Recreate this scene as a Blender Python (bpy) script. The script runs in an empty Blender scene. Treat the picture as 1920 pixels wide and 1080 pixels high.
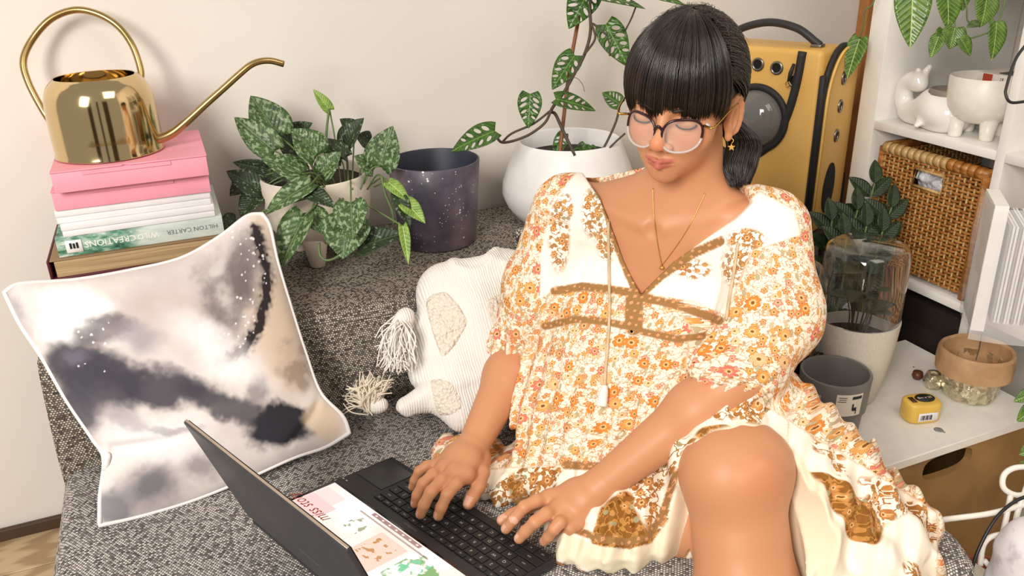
import bpy, bmesh, math, random
import numpy as np
from mathutils import Vector, Matrix
from mathutils.geometry import delaunay_2d_cdt

random.seed(7); RNG = np.random.RandomState(11)
SC = bpy.context.scene
COL = SC.collection
PI = math.pi

# ------------------------------------------------------------ camera
F = 1550.0
CAM = np.array([0.0, 0.0, 1.2])
def _axes(p, y, r):
    p, y, r = map(math.radians, (p, y, r))
    fw = np.array([math.sin(y)*math.cos(p), math.cos(y)*math.cos(p), -math.sin(p)])
    rt = np.array([math.cos(y), -math.sin(y), 0.0]); up = np.cross(rt, fw)
    return rt*math.cos(r)+up*math.sin(r), -rt*math.sin(r)+up*math.cos(r), fw
RT, UP, FW = _axes(23.6, 22, -1.6)
cd = bpy.data.cameras.new('camera'); cam = bpy.data.objects.new('camera', cd); COL.objects.link(cam)
cd.sensor_width = 36; cd.lens = F*36/1920; cd.clip_start = 0.02
cam.matrix_world = Matrix(((RT[0], UP[0], -FW[0], CAM[0]), (RT[1], UP[1], -FW[1], CAM[1]), (RT[2], UP[2], -FW[2], CAM[2]), (0, 0, 0, 1)))
SC.camera = cam
SC.view_settings.view_transform = 'Standard'; SC.view_settings.look = 'None'
SC.view_settings.gamma = 1.0; SC.view_settings.use_curve_mapping = False
SC.view_settings.exposure = 0.25

# ------------------------------------------------------------ world and lights
W = bpy.data.worlds.new('world'); SC.world = W; W.use_nodes = True
wn = W.node_tree.nodes; wl = W.node_tree.links
wn['Background'].inputs[0].default_value = (1.0, 0.93, 0.86, 1); wn['Background'].inputs[1].default_value = 0.34
def area(name, loc, target, sx, sy, power, color):
    l = bpy.data.lights.new(name, 'AREA'); l.shape = 'RECTANGLE'; l.size = sx; l.size_y = sy
    l.energy = power; l.color = color
    o = bpy.data.objects.new(name, l); COL.objects.link(o); o.location = loc
    o.rotation_euler = (Vector(target)-Vector(loc)).to_track_quat('-Z', 'Y').to_euler()
    return o
area('window_light', (-1.5, -0.9, 2.1), (0.55, 1.2, 0.7), 0.8, 1.2, 78, (1.0, 0.95, 0.88))
area('fill_light', (0.9, -0.3, 2.4), (0.6, 1.1, 0.5), 1.0, 1.0, 11, (1.0, 0.9, 0.78))  # added fill from the upper right, not a fixture of the room

# ------------------------------------------------------------ pixel rays to points on real planes
def ray(u, v): return RT*(u-960)/F - UP*(v-540)/F + FW
def at(u, v, d): return CAM + ray(u, v)*d
def onz(u, v, z): r = ray(u, v); return CAM + r*((z-CAM[2])/r[2])
def ony(u, v, y): r = ray(u, v); return CAM + r*((y-CAM[1])/r[1])
def onx(u, v, x): r = ray(u, v); return CAM + r*((x-CAM[0])/r[0])
def proj(p):
    d = np.asarray(p)-CAM; z = d@FW
    return np.stack([960+F*(d@RT)/z, 540-F*(d@UP)/z, z], -1)

# ------------------------------------------------------------ numeric noise
_NT = np.random.RandomState(5).rand(64, 64, 64).astype(np.float32)
def vnoise(p):
    p = np.asarray(p, dtype=np.float64); i = np.floor(p).astype(int); f = p-i; f = f*f*(3-2*f)
    r = 0
    for dx in (0, 1):
        for dy in (0, 1):
            for dz in (0, 1):
                w = (f[..., 0] if dx else 1-f[..., 0])*(f[..., 1] if dy else 1-f[..., 1])*(f[..., 2] if dz else 1-f[..., 2])
                r = r + w*_NT[(i[..., 0]+dx) & 63, (i[..., 1]+dy) & 63, (i[..., 2]+dz) & 63]
    return r*2-1
def fbm(p, o=4):
    p = np.asarray(p, dtype=np.float64); s = 0; a = 1; t = 0
    for k in range(o): s = s+a*vnoise(p*2**k+17.3*k); t += a; a *= .5
    return s/t
def sstep(a, b, x): t = np.clip((x-a)/(b-a), 0, 1); return t*t*(3-2*t)

# ------------------------------------------------------------ materials
class NT:
    """small helper round a node tree"""
    def __init__(s, name):
        s.m = bpy.data.materials.new(name); s.m.use_nodes = True
        s.t = s.m.node_tree; s.n = s.t.nodes; s.l = s.t.links
        s.b = s.n['Principled BSDF']
    def node(s, typ, ins=None, **kw):
        n = s.n.new(typ)
        for k, v in kw.items(): setattr(n, k, v)
        for k, v in (ins or {}).items(): s.set(n.inputs[k], v)
        return n
    def set(s, sock, v):
        if isinstance(v, bpy.types.NodeSocket): s.l.new(v, sock)
        elif isinstance(v, bpy.types.Node): s.l.new(v.outputs[0], sock)
        else:
            if sock.type == 'RGBA' and len(v) == 3: v = (*v, 1)
            sock.default_value = v
    def math(s, op, a, b=0.0, c=None, clamp=False):
        n = s.n.new('ShaderNodeMath'); n.operation = op; n.use_clamp = clamp
        s.set(n.inputs[0], a); s.set(n.inputs[1], b)
        if c is not None: s.set(n.inputs[2], c)
        return n.outputs[0]
    def vm(s, op, a, b=None, scale=None):
        n = s.n.new('ShaderNodeVectorMath'); n.operation = op; s.set(n.inputs[0], a)
        if b is not None: s.set(n.inputs[1], b)
        if scale is not None: s.set(n.inputs['Scale'], scale)
        return n.outputs['Value'] if op in ('LENGTH', 'DISTANCE', 'DOT_PRODUCT') else n.outputs[0]
    def mix(s, f, a, b, mode='MIX'):
        n = s.n.new('ShaderNodeMix'); n.data_type = 'RGBA'; n.blend_type = mode; n.clamp_factor = True
        s.set(n.inputs[0], f); s.set(n.inputs[6], a); s.set(n.inputs[7], b)
        return n.outputs[2]
    def ramp(s, f, stops, interp='LINEAR'):
        n = s.n.new('ShaderNodeValToRGB'); s.set(n.inputs[0], f); cr = n.color_ramp; cr.interpolation = interp
        while len(cr.elements) < len(stops): cr.elements.new(0.5)
        for e, (p, c) in zip(cr.elements, stops):
            e.position = p; e.color = (*c, 1) if len(c) == 3 else c
        return n.outputs[0]
    def gt(s, a, b): return s.math('GREATER_THAN', a, b)
    def lt(s, a, b): return s.math('LESS_THAN', a, b)
    def smooth(s, x, a, b):
        n = s.n.new('ShaderNodeMapRange'); n.interpolation_type = 'SMOOTHSTEP'
        s.set(n.inputs[0], x); n.inputs[1].default_value = a; n.inputs[2].default_value = b
        return n.outputs[0]
    def uv(s): return s.node('ShaderNodeTexCoord').outputs['UV']
    def obj(s): return s.node('ShaderNodeTexCoord').outputs['Object']
    def attr(s, name, out='Vector'): return s.node('ShaderNodeAttribute', attribute_name=name).outputs[out]
    def noise(s, vec, scale, detail=2, rough=.5, out=0):
        return s.node('ShaderNodeTexNoise', {'Vector': vec, 'Scale': scale, 'Detail': detail, 'Roughness': rough}).outputs[out]
    def bump(s, h, strength=.3, dist=.002, normal=None):
        n = s.node('ShaderNodeBump', {'Height': h, 'Strength': strength, 'Distance': dist})
        if normal is not None: s.set(n.inputs['Normal'], normal)
        s.l.new(n.outputs[0], s.b.inputs['Normal']); return n.outputs[0]
    def out(s, color=None, rough=None, **kw):
        if color is not None: s.set(s.b.inputs['Base Color'], color)
        if rough is not None: s.set(s.b.inputs['Roughness'], rough)
        for k, v in kw.items(): s.set(s.b.inputs[k.replace('_', ' ')], v)
        return s.m

def hexc(h):
    h = h.lstrip('#'); c = [int(h[i:i+2], 16)/255 for i in (0, 2, 4)]
    return tuple(x/12.92 if x < .04045 else ((x+.055)/1.055)**2.4 for x in c)
_mc = {}
def plain(name, col, rough=.5, var=.06, nscale=30, bump=0., metal=0., **kw):
    """a plain procedural surface: base colour with slight mottling and fine relief"""
    if name in _mc: return _mc[name]
    t = NT(name); c = hexc(col) if isinstance(col, str) else col
    nz = t.noise(t.obj(), nscale, 3)
    d = tuple(x*(1-var*2) for x in c); l = tuple(min(1, x*(1+var)) for x in c)
    cc = t.ramp(nz, [(.3, d), (.7, l)])
    if bump: t.bump(t.noise(t.obj(), nscale*12, 2), bump, .001)
    _mc[name] = t.out(cc, rough, Metallic=metal, **kw)
    return _mc[name]
def glass_mat(name, col=(1, 1, 1), rough=.02, ior=1.45):
    if name in _mc: return _mc[name]
    t = NT(name); _mc[name] = t.out(col, rough, Transmission_Weight=1.0, IOR=ior); return _mc[name]

# ------------------------------------------------------------ object making
def tag(o, label=None, cat=None, group=None, kind=None):
    if label: o['label'] = label
    if cat: o['category'] = cat
    if group: o['group'] = group
    if kind: o['kind'] = kind
    return o
def thing(name, label, cat, loc=(0, 0, 0), group=None, rz=0):
    o = bpy.data.objects.new(name, None); COL.objects.link(o); o.location = loc; o.rotation_euler = (0, 0, rz)
    o.empty_display_size = .05
    return tag(o, label, cat, group)
def mkmesh(name, V, Fc, uv='box', smooth=True, angle=None):
    V = np.asarray(V, dtype=np.float64).reshape(-1, 3)
    me = bpy.data.meshes.new(name)
    me.from_pydata(V.tolist(), [], [list(map(int, f)) for f in Fc] if not isinstance(Fc, np.ndarray) else Fc.tolist())
    me.update()
    n = len(me.polygons)
    if smooth: me.polygons.foreach_set('use_smooth', np.ones(n, dtype=bool))
    if uv is not None:
        lay = me.uv_layers.new(name='UVMap'); nl = len(me.loops)
        vi = np.empty(nl, dtype=np.int64); me.loops.foreach_get('vertex_index', vi)
        if isinstance(uv, str):
            nm = np.empty(n*3); me.polygons.foreach_get('normal', nm); nm = np.abs(nm.reshape(-1, 3))
            lt = np.empty(n, dtype=np.int64); me.polygons.foreach_get('loop_total', lt)
            ax = np.repeat(np.argmax(nm, 1), lt); co = V[vi]
            U = np.where(ax[:, None] == 0, co[:, [1, 2]], np.where(ax[:, None] == 1, co[:, [0, 2]], co[:, [0, 1]]))
        else: U = np.asarray(uv)[vi]
        lay.data.foreach_set('uv', U.astype(np.float32).ravel())
    if angle is not None: sharp(me, angle)
    return me
def sharp(me, ang):
    bm = bmesh.new(); bm.from_mesh(me)
    for e in bm.edges:
        if len(e.link_faces) == 2: e.smooth = e.calc_face_angle(0) < math.radians(ang)
    bm.to_mesh(me); bm.free()
def add(name, V, Fc, m, parent=None, world=True, uv='box', smooth=True, angle=None, label=None):
    """link a mesh; with world=True the vertices are world points and are moved into the parent's frame"""
    V = np.asarray(V, dtype=np.float64).reshape(-1, 3)
    if parent is not None and world:
        off = np.zeros(3); q = parent
        while q is not None: off += np.array(q.location); q = q.parent
        V = V-off
    o = bpy.data.objects.new(name, mkmesh(name, V, Fc, uv, smooth, angle))
    if m is not None: o.data.materials.append(m)
    COL.objects.link(o)
    if parent is not None: o.parent = parent
    if label: o['label'] = label
    return o
def attr(o, name, data, typ='FLOAT_VECTOR'):
    a = o.data.attributes.new(name, typ, 'POINT')
    a.data.foreach_set({'FLOAT_VECTOR': 'vector', 'FLOAT_COLOR': 'color', 'FLOAT': 'value'}[typ], np.asarray(data, dtype=np.float32).ravel())
def join(*parts):
    V = []; Fc = []; n = 0
    for v, f in parts:
        V.append(np.asarray(v, dtype=float).reshape(-1, 3)); Fc += [[i+n for i in q] for q in f]; n += len(V[-1])
    return np.concatenate(V), Fc
def xf(vf, M=None, loc=(0, 0, 0), rz=0, sc=1):
    v, f = vf; v = np.asarray(v, dtype=float)*sc
    if M is not None: v = v@np.asarray(M, dtype=float).T
    if rz: c, s = math.cos(rz), math.sin(rz); v = v@np.array([[c, s, 0], [-s, c, 0], [0, 0, 1]])
    return v+np.array(loc), f
def rbox(x0, x1, y0, y1, z0, z1, r=.004, seg=2):
    bm = bmesh.new(); bmesh.ops.create_cube(bm, size=1)
    for v in bm.verts: v.co = (x0+(v.co.x+.5)*(x1-x0), y0+(v.co.y+.5)*(y1-y0), z0+(v.co.z+.5)*(z1-z0))
    r = min(r, .49*min(x1-x0, y1-y0, z1-z0))
    if r > 0: bmesh.ops.bevel(bm, geom=bm.edges[:], offset=r, segments=seg, profile=.5, affect='EDGES')
    v = [tuple(q.co) for q in bm.verts]; bm.verts.index_update(); f = [[q.index for q in p.verts] for p in bm.faces]
    bm.free(); return np.array(v), f
def bbox(x0, x1, y0, y1, z0, z1): return rbox(x0, x1, y0, y1, z0, z1, 0)
def lathe(prof, seg=48, loc=(0, 0, 0), rib=None):
    """revolve (r, z) pairs about z; ends at r=0 close"""
    V = []; Fc = []; idx = []
    for r, z in prof:
        if r < 1e-7: idx.append([len(V)]); V.append((0, 0, z))
        else:
            idx.append(list(range(len(V), len(V)+seg)))
            for k in range(seg):
                a = 2*PI*k/seg; rr = r*(rib(a, z) if rib else 1)
                V.append((rr*math.cos(a), rr*math.sin(a), z))
    for A, B in zip(idx[:-1], idx[1:]):
        for k in range(seg):
            k2 = (k+1) % seg
            if len(A) == 1 and len(B) == 1: continue
            if len(A) == 1: Fc.append([A[0], B[k2], B[k]])
            elif len(B) == 1: Fc.append([A[k], A[k2], B[0]])
            else: Fc.append([A[k], A[k2], B[k2], B[k]])
    return np.array(V)+np.array(loc), Fc
def crs(pts, n=8, closed=False):
    """Catmull-Rom through points (any width of row)"""
    P = np.asarray(pts, dtype=float)
    if closed: P = np.vstack([P[-1], P, P[0], P[1]])
    else: P = np.vstack([2*P[0]-P[1], P, 2*P[-1]-P[-2]])
    out = []
    for i in range(1, len(P)-2):
        for k in range(n):
            t = k/n
            out.append(.5*((2*P[i])+(-P[i-1]+P[i+1])*t+(2*P[i-1]-5*P[i]+4*P[i+1]-P[i+2])*t*t+(-P[i-1]+3*P[i]-3*P[i+1]+P[i+2])*t**3))
    if not closed: out.append(P[-2])
    return np.array(out)
def tube(pts, r, seg=10, closed=False, caps=True, flat=1.0, upv=None):
    """tube along points; r is one radius or one per point; flat squashes the second axis"""
    P = np.asarray(pts, dtype=float); n = len(P); r = np.broadcast_to(np.asarray(r, dtype=float), (n,))
    T = np.roll(P, -1, 0)-np.roll(P, 1, 0) if closed else np.gradient(P, axis=0)
    T /= np.linalg.norm(T, axis=1)[:, None]+1e-12
    u = np.array(upv if upv is not None else ((0, 0, 1) if abs(T[0][2]) < .9 else (1, 0, 0)), dtype=float)
    V = []
    for i in range(n):
        u = u-T[i]*(u@T[i]); u /= np.linalg.norm(u)+1e-12; w = np.cross(T[i], u)
        a = 2*PI*np.arange(seg)/seg
        V.append(P[i]+r[i]*(np.cos(a)[:, None]*u*flat+np.sin(a)[:, None]*w))
    V = np.concatenate(V); Fc = []
    for i in range(n if closed else n-1):
        a, b = i*seg, ((i+1) % n)*seg
        for k in range(seg): k2 = (k+1) % seg; Fc.append([a+k, a+k2, b+k2, b+k])
    if not closed and caps: Fc.append(list(range(seg))[::-1]); Fc.append([(n-1)*seg+k for k in range(seg)])
    return V, Fc
def gridmesh(P):
    """P (n, m, 3) to quads"""
    n, m = P.shape[:2]; i = np.arange(n*m).reshape(n, m)
    q = np.stack([i[:-1, :-1], i[1:, :-1], i[1:, 1:], i[:-1, 1:]], -1).reshape(-1, 4)
    return P.reshape(-1, 3), q.tolist()
def prism(poly, z0, z1, r=0.0, seg=2):
    """extrude a 2-D polygon in z with optionally bevelled edges"""
    bm = bmesh.new(); vs = [bm.verts.new((x, y, z0)) for x, y in poly]; f = bm.faces.new(vs)
    e = bmesh.ops.extrude_face_region(bm, geom=[f])
    for v in e['geom']:
        if isinstance(v, bmesh.types.BMVert): v.co.z = z1
    bmesh.ops.recalc_face_normals(bm, faces=bm.faces[:])
    if r: bmesh.ops.bevel(bm, geom=[q for q in bm.edges if q.calc_face_angle(0) > .5], offset=r, segments=seg, profile=.5, affect='EDGES')
    bm.verts.index_update(); v = np.array([tuple(q.co) for q in bm.verts]); f = [[q.index for q in p.verts] for p in bm.faces]
    bm.free(); return v, f
def textmesh(s, size, font_shear=0.0, extrude=0.0, align='CENTER'):
    c = bpy.data.curves.new('lettering', 'FONT'); c.body = s; c.size = size; c.align_x = align; c.align_y = 'CENTER'
    c.shear = font_shear; c.extrude = extrude; c.resolution_u = 2
    o = bpy.data.objects.new('lettering', c); COL.objects.link(o)
    dg = bpy.context.evaluated_depsgraph_get(); me = o.evaluated_get(dg).to_mesh()
    v = np.array([tuple(q.co) for q in me.vertices]).reshape(-1, 3); f = [list(p.vertices) for p in me.polygons]
    o.evaluated_get(dg).to_mesh_clear(); bpy.data.objects.remove(o); bpy.data.curves.remove(c)
    return v, f
def place(vf, O, X, Y, Z=None):
    """map local x,y,z to O + x X + y Y + z Z"""
    v, f = vf; X = np.asarray(X, float); Y = np.asarray(Y, float)
    if Z is None: Z = np.cross(X, Y); Z = Z/np.linalg.norm(Z)
    return np.asarray(O)+v[:, :1]*X+v[:, 1:2]*Y+v[:, 2:3]*np.asarray(Z), f
def nrm(v): v = np.asarray(v, float); return v/np.linalg.norm(v)

# ------------------------------------------------------------ implicit surfaces
class Sdf:
    """blobs, capsules and cuts blended into one skin, meshed by surface nets on sparse blocks"""
    def __init__(s): s.p = []
    def add(s, f, c, R, k=.01, op='add'): s.p.append((f, np.asarray(c, float), float(R), k, op)); return s
    def ell(s, c, r, M=None, k=.01, op='add'):
        c = np.asarray(c, float); r = np.asarray(r, float); M = np.eye(3) if M is None else np.asarray(M, float)  # rows of M: axes
        def f(P):
            q = (P-c)@M.T; k0 = np.linalg.norm(q/r, axis=-1); k1 = np.linalg.norm(q/(r*r), axis=-1)
            return k0*(k0-1)/(k1+1e-9)
        return s.add(f, c, r.max(), k, op)
    def cap(s, a, b, ra, rb, k=.01, op='add', sq=None):
        """tapered capsule; sq=(axis, factor) flattens across axis"""
        a = np.asarray(a, float); b = np.asarray(b, float); d = b-a; L2 = d@d+1e-12
        def f(P):
            q = P-a; t = np.clip((q@d)/L2, 0, 1); w = q-t[..., None]*d
            if sq is not None:
                ax, fa = sq; h = w@ax; w = w+(h*(fa-1))[..., None]*ax
            return np.linalg.norm(w, axis=-1)-(ra+(rb-ra)*t)
        return s.add(f, (a+b)/2, math.sqrt(L2)/2+max(ra, rb), k, op)
    def val(s, P, sel=None):
        d = np.full(P.shape[:-1], .08)
        for i in (range(len(s.p)) if sel is None else sel):
            f, c, R, k, op = s.p[i]
            if op == 'disp':
                m = np.abs(d) < .03
                if m.any(): d[m] += f(P[m])
                continue
            g = f(P)
            if op == 'add':
                h = np.clip(.5+.5*(g-d)/k, 0, 1); d = g+(d-g)*h-k*h*(1-h)
            elif op == 'sub':
                g = -g; h = np.clip(.5-.5*(g-d)/k, 0, 1); d = g+(d-g)*h+k*h*(1-h)
        return d
    def mesh(s, lo, hi, h, n=14):
        lo = np.asarray(lo, float); hi = np.asarray(hi, float)
        nb = np.ceil((hi-lo)/(h*n)).astype(int); D = nb*n+2
        ctr = np.stack(np.meshgrid(*[np.arange(q) for q in nb], indexing='ij'), -1).reshape(-1, 3)
        half = h*n/2*math.sqrt(3)
        pos = lo+(ctr+.5)*h*n
        keys = []; vs = []; quads = []
        g1 = np.arange(n+1); G = np.stack(np.meshgrid(g1, g1, g1, indexing='ij'), -1)
        C8 = np.array([[i, j, k] for i in (0, 1) for j in (0, 1) for k in (0, 1)])
        E12 = [(a, b) for a in range(8) for b in range(a+1, 8) if np.abs(C8[a]-C8[b]).sum() == 1]
        PC = np.array([q[1] for q in s.p]); PR = np.array([q[2]+q[3] for q in s.p])+half+.012
        NEAR = np.concatenate([np.linalg.norm(pos[i:i+4000, None]-PC[None], axis=2) < PR for i in range(0, len(pos), 4000)])
        solid = np.array([q[4] == 'add' for q in s.p])
        for bi in np.nonzero((NEAR & solid).any(1))[0]:
            c = ctr[bi]; p = pos[bi]; sel = np.nonzero(NEAR[bi])[0]
            if abs(float(s.val(p[None], sel)[0])) > half*1.6+.006: continue
            P = lo+(c*n+G)*h; d = s.val(P, sel); neg = d < 0
            if neg.all() or not neg.any(): continue
            cs = [neg[a:a+n, b:b+n, e:e+n] for a, b, e in C8]
            cnt = sum(q.astype(np.int8) for q in cs); mixed = (cnt > 0) & (cnt < 8)
            I = np.argwhere(mixed)
            if len(I):
                dv = np.stack([d[I[:, 0]+a, I[:, 1]+b, I[:, 2]+e] for a, b, e in C8], 1)
                acc = np.zeros((len(I), 3)); w = np.zeros(len(I))
                for a, b in E12:
                    m = (dv[:, a] < 0) != (dv[:, b] < 0); t = dv[:, a]/(dv[:, a]-dv[:, b]+1e-20)
                    acc += np.where(m[:, None], C8[a]+t[:, None]*(C8[b]-C8[a]), 0); w += m
                gi = c*n+I
                vs.append(lo+(gi+acc/w[:, None])*h); keys.append((gi[:, 0]*D[1]+gi[:, 1])*D[2]+gi[:, 2])
            for ax in range(3):
                sl0 = [slice(0, n)]*3; sl1 = [slice(0, n)]*3; sl1[ax] = slice(1, n+1)
                a = neg[tuple(sl0)]; b = neg[tuple(sl1)]
                J = np.argwhere(a != b)
                if not len(J): continue
                fl = a[J[:, 0], J[:, 1], J[:, 2]]; gi = c*n+J
                u = np.zeros(3, int); v = np.zeros(3, int); u[(ax+1) % 3] = 1; v[(ax+2) % 3] = 1
                K = lambda q: (q[:, 0]*D[1]+q[:, 1])*D[2]+q[:, 2]
                q = np.stack([K(gi-u-v), K(gi-v), K(gi), K(gi-u)], 1)
                q[~fl] = q[~fl][:, ::-1]
                quads.append(q)
        keys = np.concatenate(keys); V = np.concatenate(vs); Q = np.concatenate(quads)
        o = np.argsort(keys); ks = keys[o]; j = np.clip(np.searchsorted(ks, Q), 0, len(ks)-1)
        ok = (ks[j] == Q).all(1)
        return V, o[j[ok]]

# ============================================================ THE SETTING
def wall_material(name, c1, c2):
    t = NT(name); n = t.noise(t.obj(), 1.6, 3); n2 = t.noise(t.obj(), 60, 3)
    t.bump(n2, .12, .002)
    return t.out(t.ramp(n, [(.35, c1), (.65, c2)]), .75)
M_wall = wall_material('painted_wall', hexc('dfd8d0'), hexc('e8e2db'))
M_white = plain('white_laminate', 'eeebe6', .35, .02)
def struct(name, vf, m, **kw): return tag(add(name, *vf, m, smooth=False, **kw), kind='structure')
struct('wall_back', bbox(-2.6, 2.6, 1.77, 1.87, 0, 2.7), M_wall)
struct('wall_right', bbox(1.84, 1.94, -.6, 1.77, 0, 2.7), M_wall)
t = NT('oak_floor'); w = t.node('ShaderNodeTexWave', {'Vector': t.vm('MULTIPLY', t.obj(), (1, 9, 1)), 'Scale': 3, 'Distortion': 6, 'Detail': 3})
M_floor = t.out(t.ramp(w.outputs[1], [(.2, hexc('a98e6c')), (.8, hexc('c9b08c'))]), .5)
fl = struct('floor', bbox(-2.6, 2.6, -2.6, 1.87, -.06, -.012), M_floor)
for r in range(9):      # planks near the sofa, each its own board
    y1 = 1.77-r*.13
    for k, (a, b) in enumerate(((-2.6, -1.3+.2*(r % 3)), (-1.3+.2*(r % 3), .1+.25*(r % 2)), (.1+.25*(r % 2), 1.84))):
        add('plank', *rbox(a+.001, b-.001, y1-.128, y1-.001, -.012, 0, .0015, 1), M_floor, fl, smooth=False)
struct('shadow_gap_strip', rbox(-2.6, 1.84, 1.757, 1.769, .001, .03, .003), plain('shadow_gap_dark', '4a3524', .5))  # dark strip standing in for the shadow gap along the wall foot
M_oak = plain('orange_wood', 'b3763f', .45, .12, 14)
struct('trim_1', rbox(1.722, 1.79, 1.735, 1.769, .03, 2.6, .004), M_oak)
struct('gap_shade_strip', rbox(1.79, 1.815, 1.72, 1.769, .03, 2.6, .003), plain('dark_gap_shade', '2b1a12', .6))  # solid dark strip painting the shade of the gap beside the wood frame

# unseen dark slabs added behind the camera to streak the brass reflection
M_refl_slab = plain('reflection_dark', '3a2c22', .5, .1, 8)
for i, (x0, x1) in enumerate(((-1.7, -1.15), (-.45, -.2), (.35, 1.0))): struct('reflection_slab_%d' % (i+1), rbox(x0, x1, -2.05, -2.0, 0, 2.2, .004), M_refl_slab)
# ============================================================ SOFA
def tweed(name, dark, mid, light, pitch=.0033):
    t = NT(name); uv = t.vm('SCALE', t.uv(), scale=1/pitch)
    sx = t.node('ShaderNodeSeparateXYZ', {0: uv})
    row = t.math('FLOOR', sx.outputs[1]); off = t.math('MULTIPLY', t.math('MODULO', row, 2.0), .5)
    ux = t.math('ADD', t.math('MULTIPLY', sx.outputs[0], .75), off)
    cell = t.node('ShaderNodeCombineXYZ', {0: t.math('FLOOR', ux), 1: row})
    wn_ = t.node('ShaderNodeTexWhiteNoise', {'Vector': cell.outputs[0]}); wn_.noise_dimensions = '2D'
    fx = t.math('FRACT', ux); fy = t.math('FRACT', sx.outputs[1])
    th = t.math('MULTIPLY', t.math('SINE', t.math('MULTIPLY', fx, PI)), t.math('SINE', t.math('MULTIPLY', fy, PI)))
    c = t.ramp(wn_.outputs[0], [(.0, dark), (.3, mid), (.55, light), (.9, tuple(min(1, q*1.25) for q in light))])
    c = t.mix(t.smooth(th, .15, .6), dark, c)
    big = t.noise(t.obj(), 5, 2); c = t.mix(t.math('MULTIPLY', big, .25), c, mid)
    t.bump(th, .7, .0015)
    return t.out(c, .95, Specular_IOR_Level=.15)
M_tweed = tweed('grey_tweed_seat', hexc('4a4746'), hexc('9c9794'), hexc('dcd6d0'))
M_tweed2 = tweed('grey_tweed_back', hexc('3b3732'), hexc('827a70'), hexc('c4baab'))
M_tweed3 = tweed('coarse_tweed', hexc('2c2927'), hexc('8a847c'), hexc('dfd8ce'), .0055)
sofa = thing('sofa', 'grey tweed sofa with a low padded back that the woman sits on', 'sofa', (.32, .95, 0))
def seat_outline(x0, x1, y0, y1, rs):
    pts = []
    for (cx, cy, r, a0) in ((x1-rs[0], y0+rs[0], rs[0], -90), (x1-rs[1], y1-rs[1], rs[1], 0), (x0+rs[2], y1-rs[2], rs[2], 90), (x0+rs[3], y0+rs[3], rs[3], 180)):
        for k in range(9): a = math.radians(a0+k*90/8); pts.append((cx+r*math.cos(a), cy+r*math.sin(a)))
    return pts
so_ = seat_outline(-.262, .905, .595, 1.33, (.15, .03, .03, .05))
so_ = crs([(.70, .592), (.77, .570), (.83, .545), (.875, .555), (.903, .61), (.905, .68)], 6).tolist()+so_[9:]
add('seat_cushion', *prism(so_, .245, .421, .03, 4), M_tweed, sofa, angle=60)
add('base_frame', *prism(seat_outline(-.257, .895, .615, 1.60, (.14, .02, .02, .05)), .05, .243, .015, 2), M_tweed, sofa, angle=60)
# the back: a padded wedge with a rounded top
prof = [(1.285, .24), (1.285, .42), (1.30, .50), (1.322, .572), (1.335, .590), (1.36, .600), (1.60, .604), (1.70, .602), (1.735, .59), (1.745, .56), (1.745, .24)]
pr = crs(prof, 5)
xs = np.concatenate([[-.262, -.262, -.259, -.25], np.linspace(-.23, .97, 60), [.985, .99, .99]])
ins = np.concatenate([[.06, .012, .004, .0], np.zeros(60), [.004, .012, .06]])
P = np.zeros((len(xs), len(pr), 3)); cy, cz = 1.52, .42
for i, (x, s_) in enumerate(zip(xs, ins)):
    P[i, :, 0] = x; P[i, :, 1] = pr[:, 0]+(cy-pr[:, 0])*s_*2; P[i, :, 2] = pr[:, 1]+(cz-pr[:, 1])*s_*2
v, f = gridmesh(P); n_ = len(pr); f += [list(range(n_)), list(range(len(v)-n_, len(v)))[::-1]]
f = [q[::-1] for q in f]
add('back_cushion', v, f, M_tweed2, sofa, angle=60)
sx_ = np.linspace(-.25, .97, 40)
add('seam', *tube(np.stack([sx_, np.full(40, 1.3225), .5735+.0012*np.sin(sx_*40)], 1), .0022, 6), M_tweed2, sofa)
for x, y in ((-.2, .68), (.78, .70), (-.2, 1.52), (.82, 1.52)):
    add('leg', *lathe([(0, 0), (.018, 0), (.024, .05), (0, .05)], 16, (x, y, 0)), plain('dark_wood', '3a2a20', .5), sofa)
# folded blanket edge over the right corner
bp = crs([onz(1538, 838, .425), onz(1600, 850, .428), onz(1680, 898, .428), onz(1750, 960, .426), onz(1792, 1022, .42)+[.004, 0, 0], at(1796, 1075, 1.13)], 8)
add('bolster', *rbox(.585, .73, 1.36, 1.44, .601, .655, .018, 4), M_tweed3, sofa, label='small coarse woven bolster')

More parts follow.
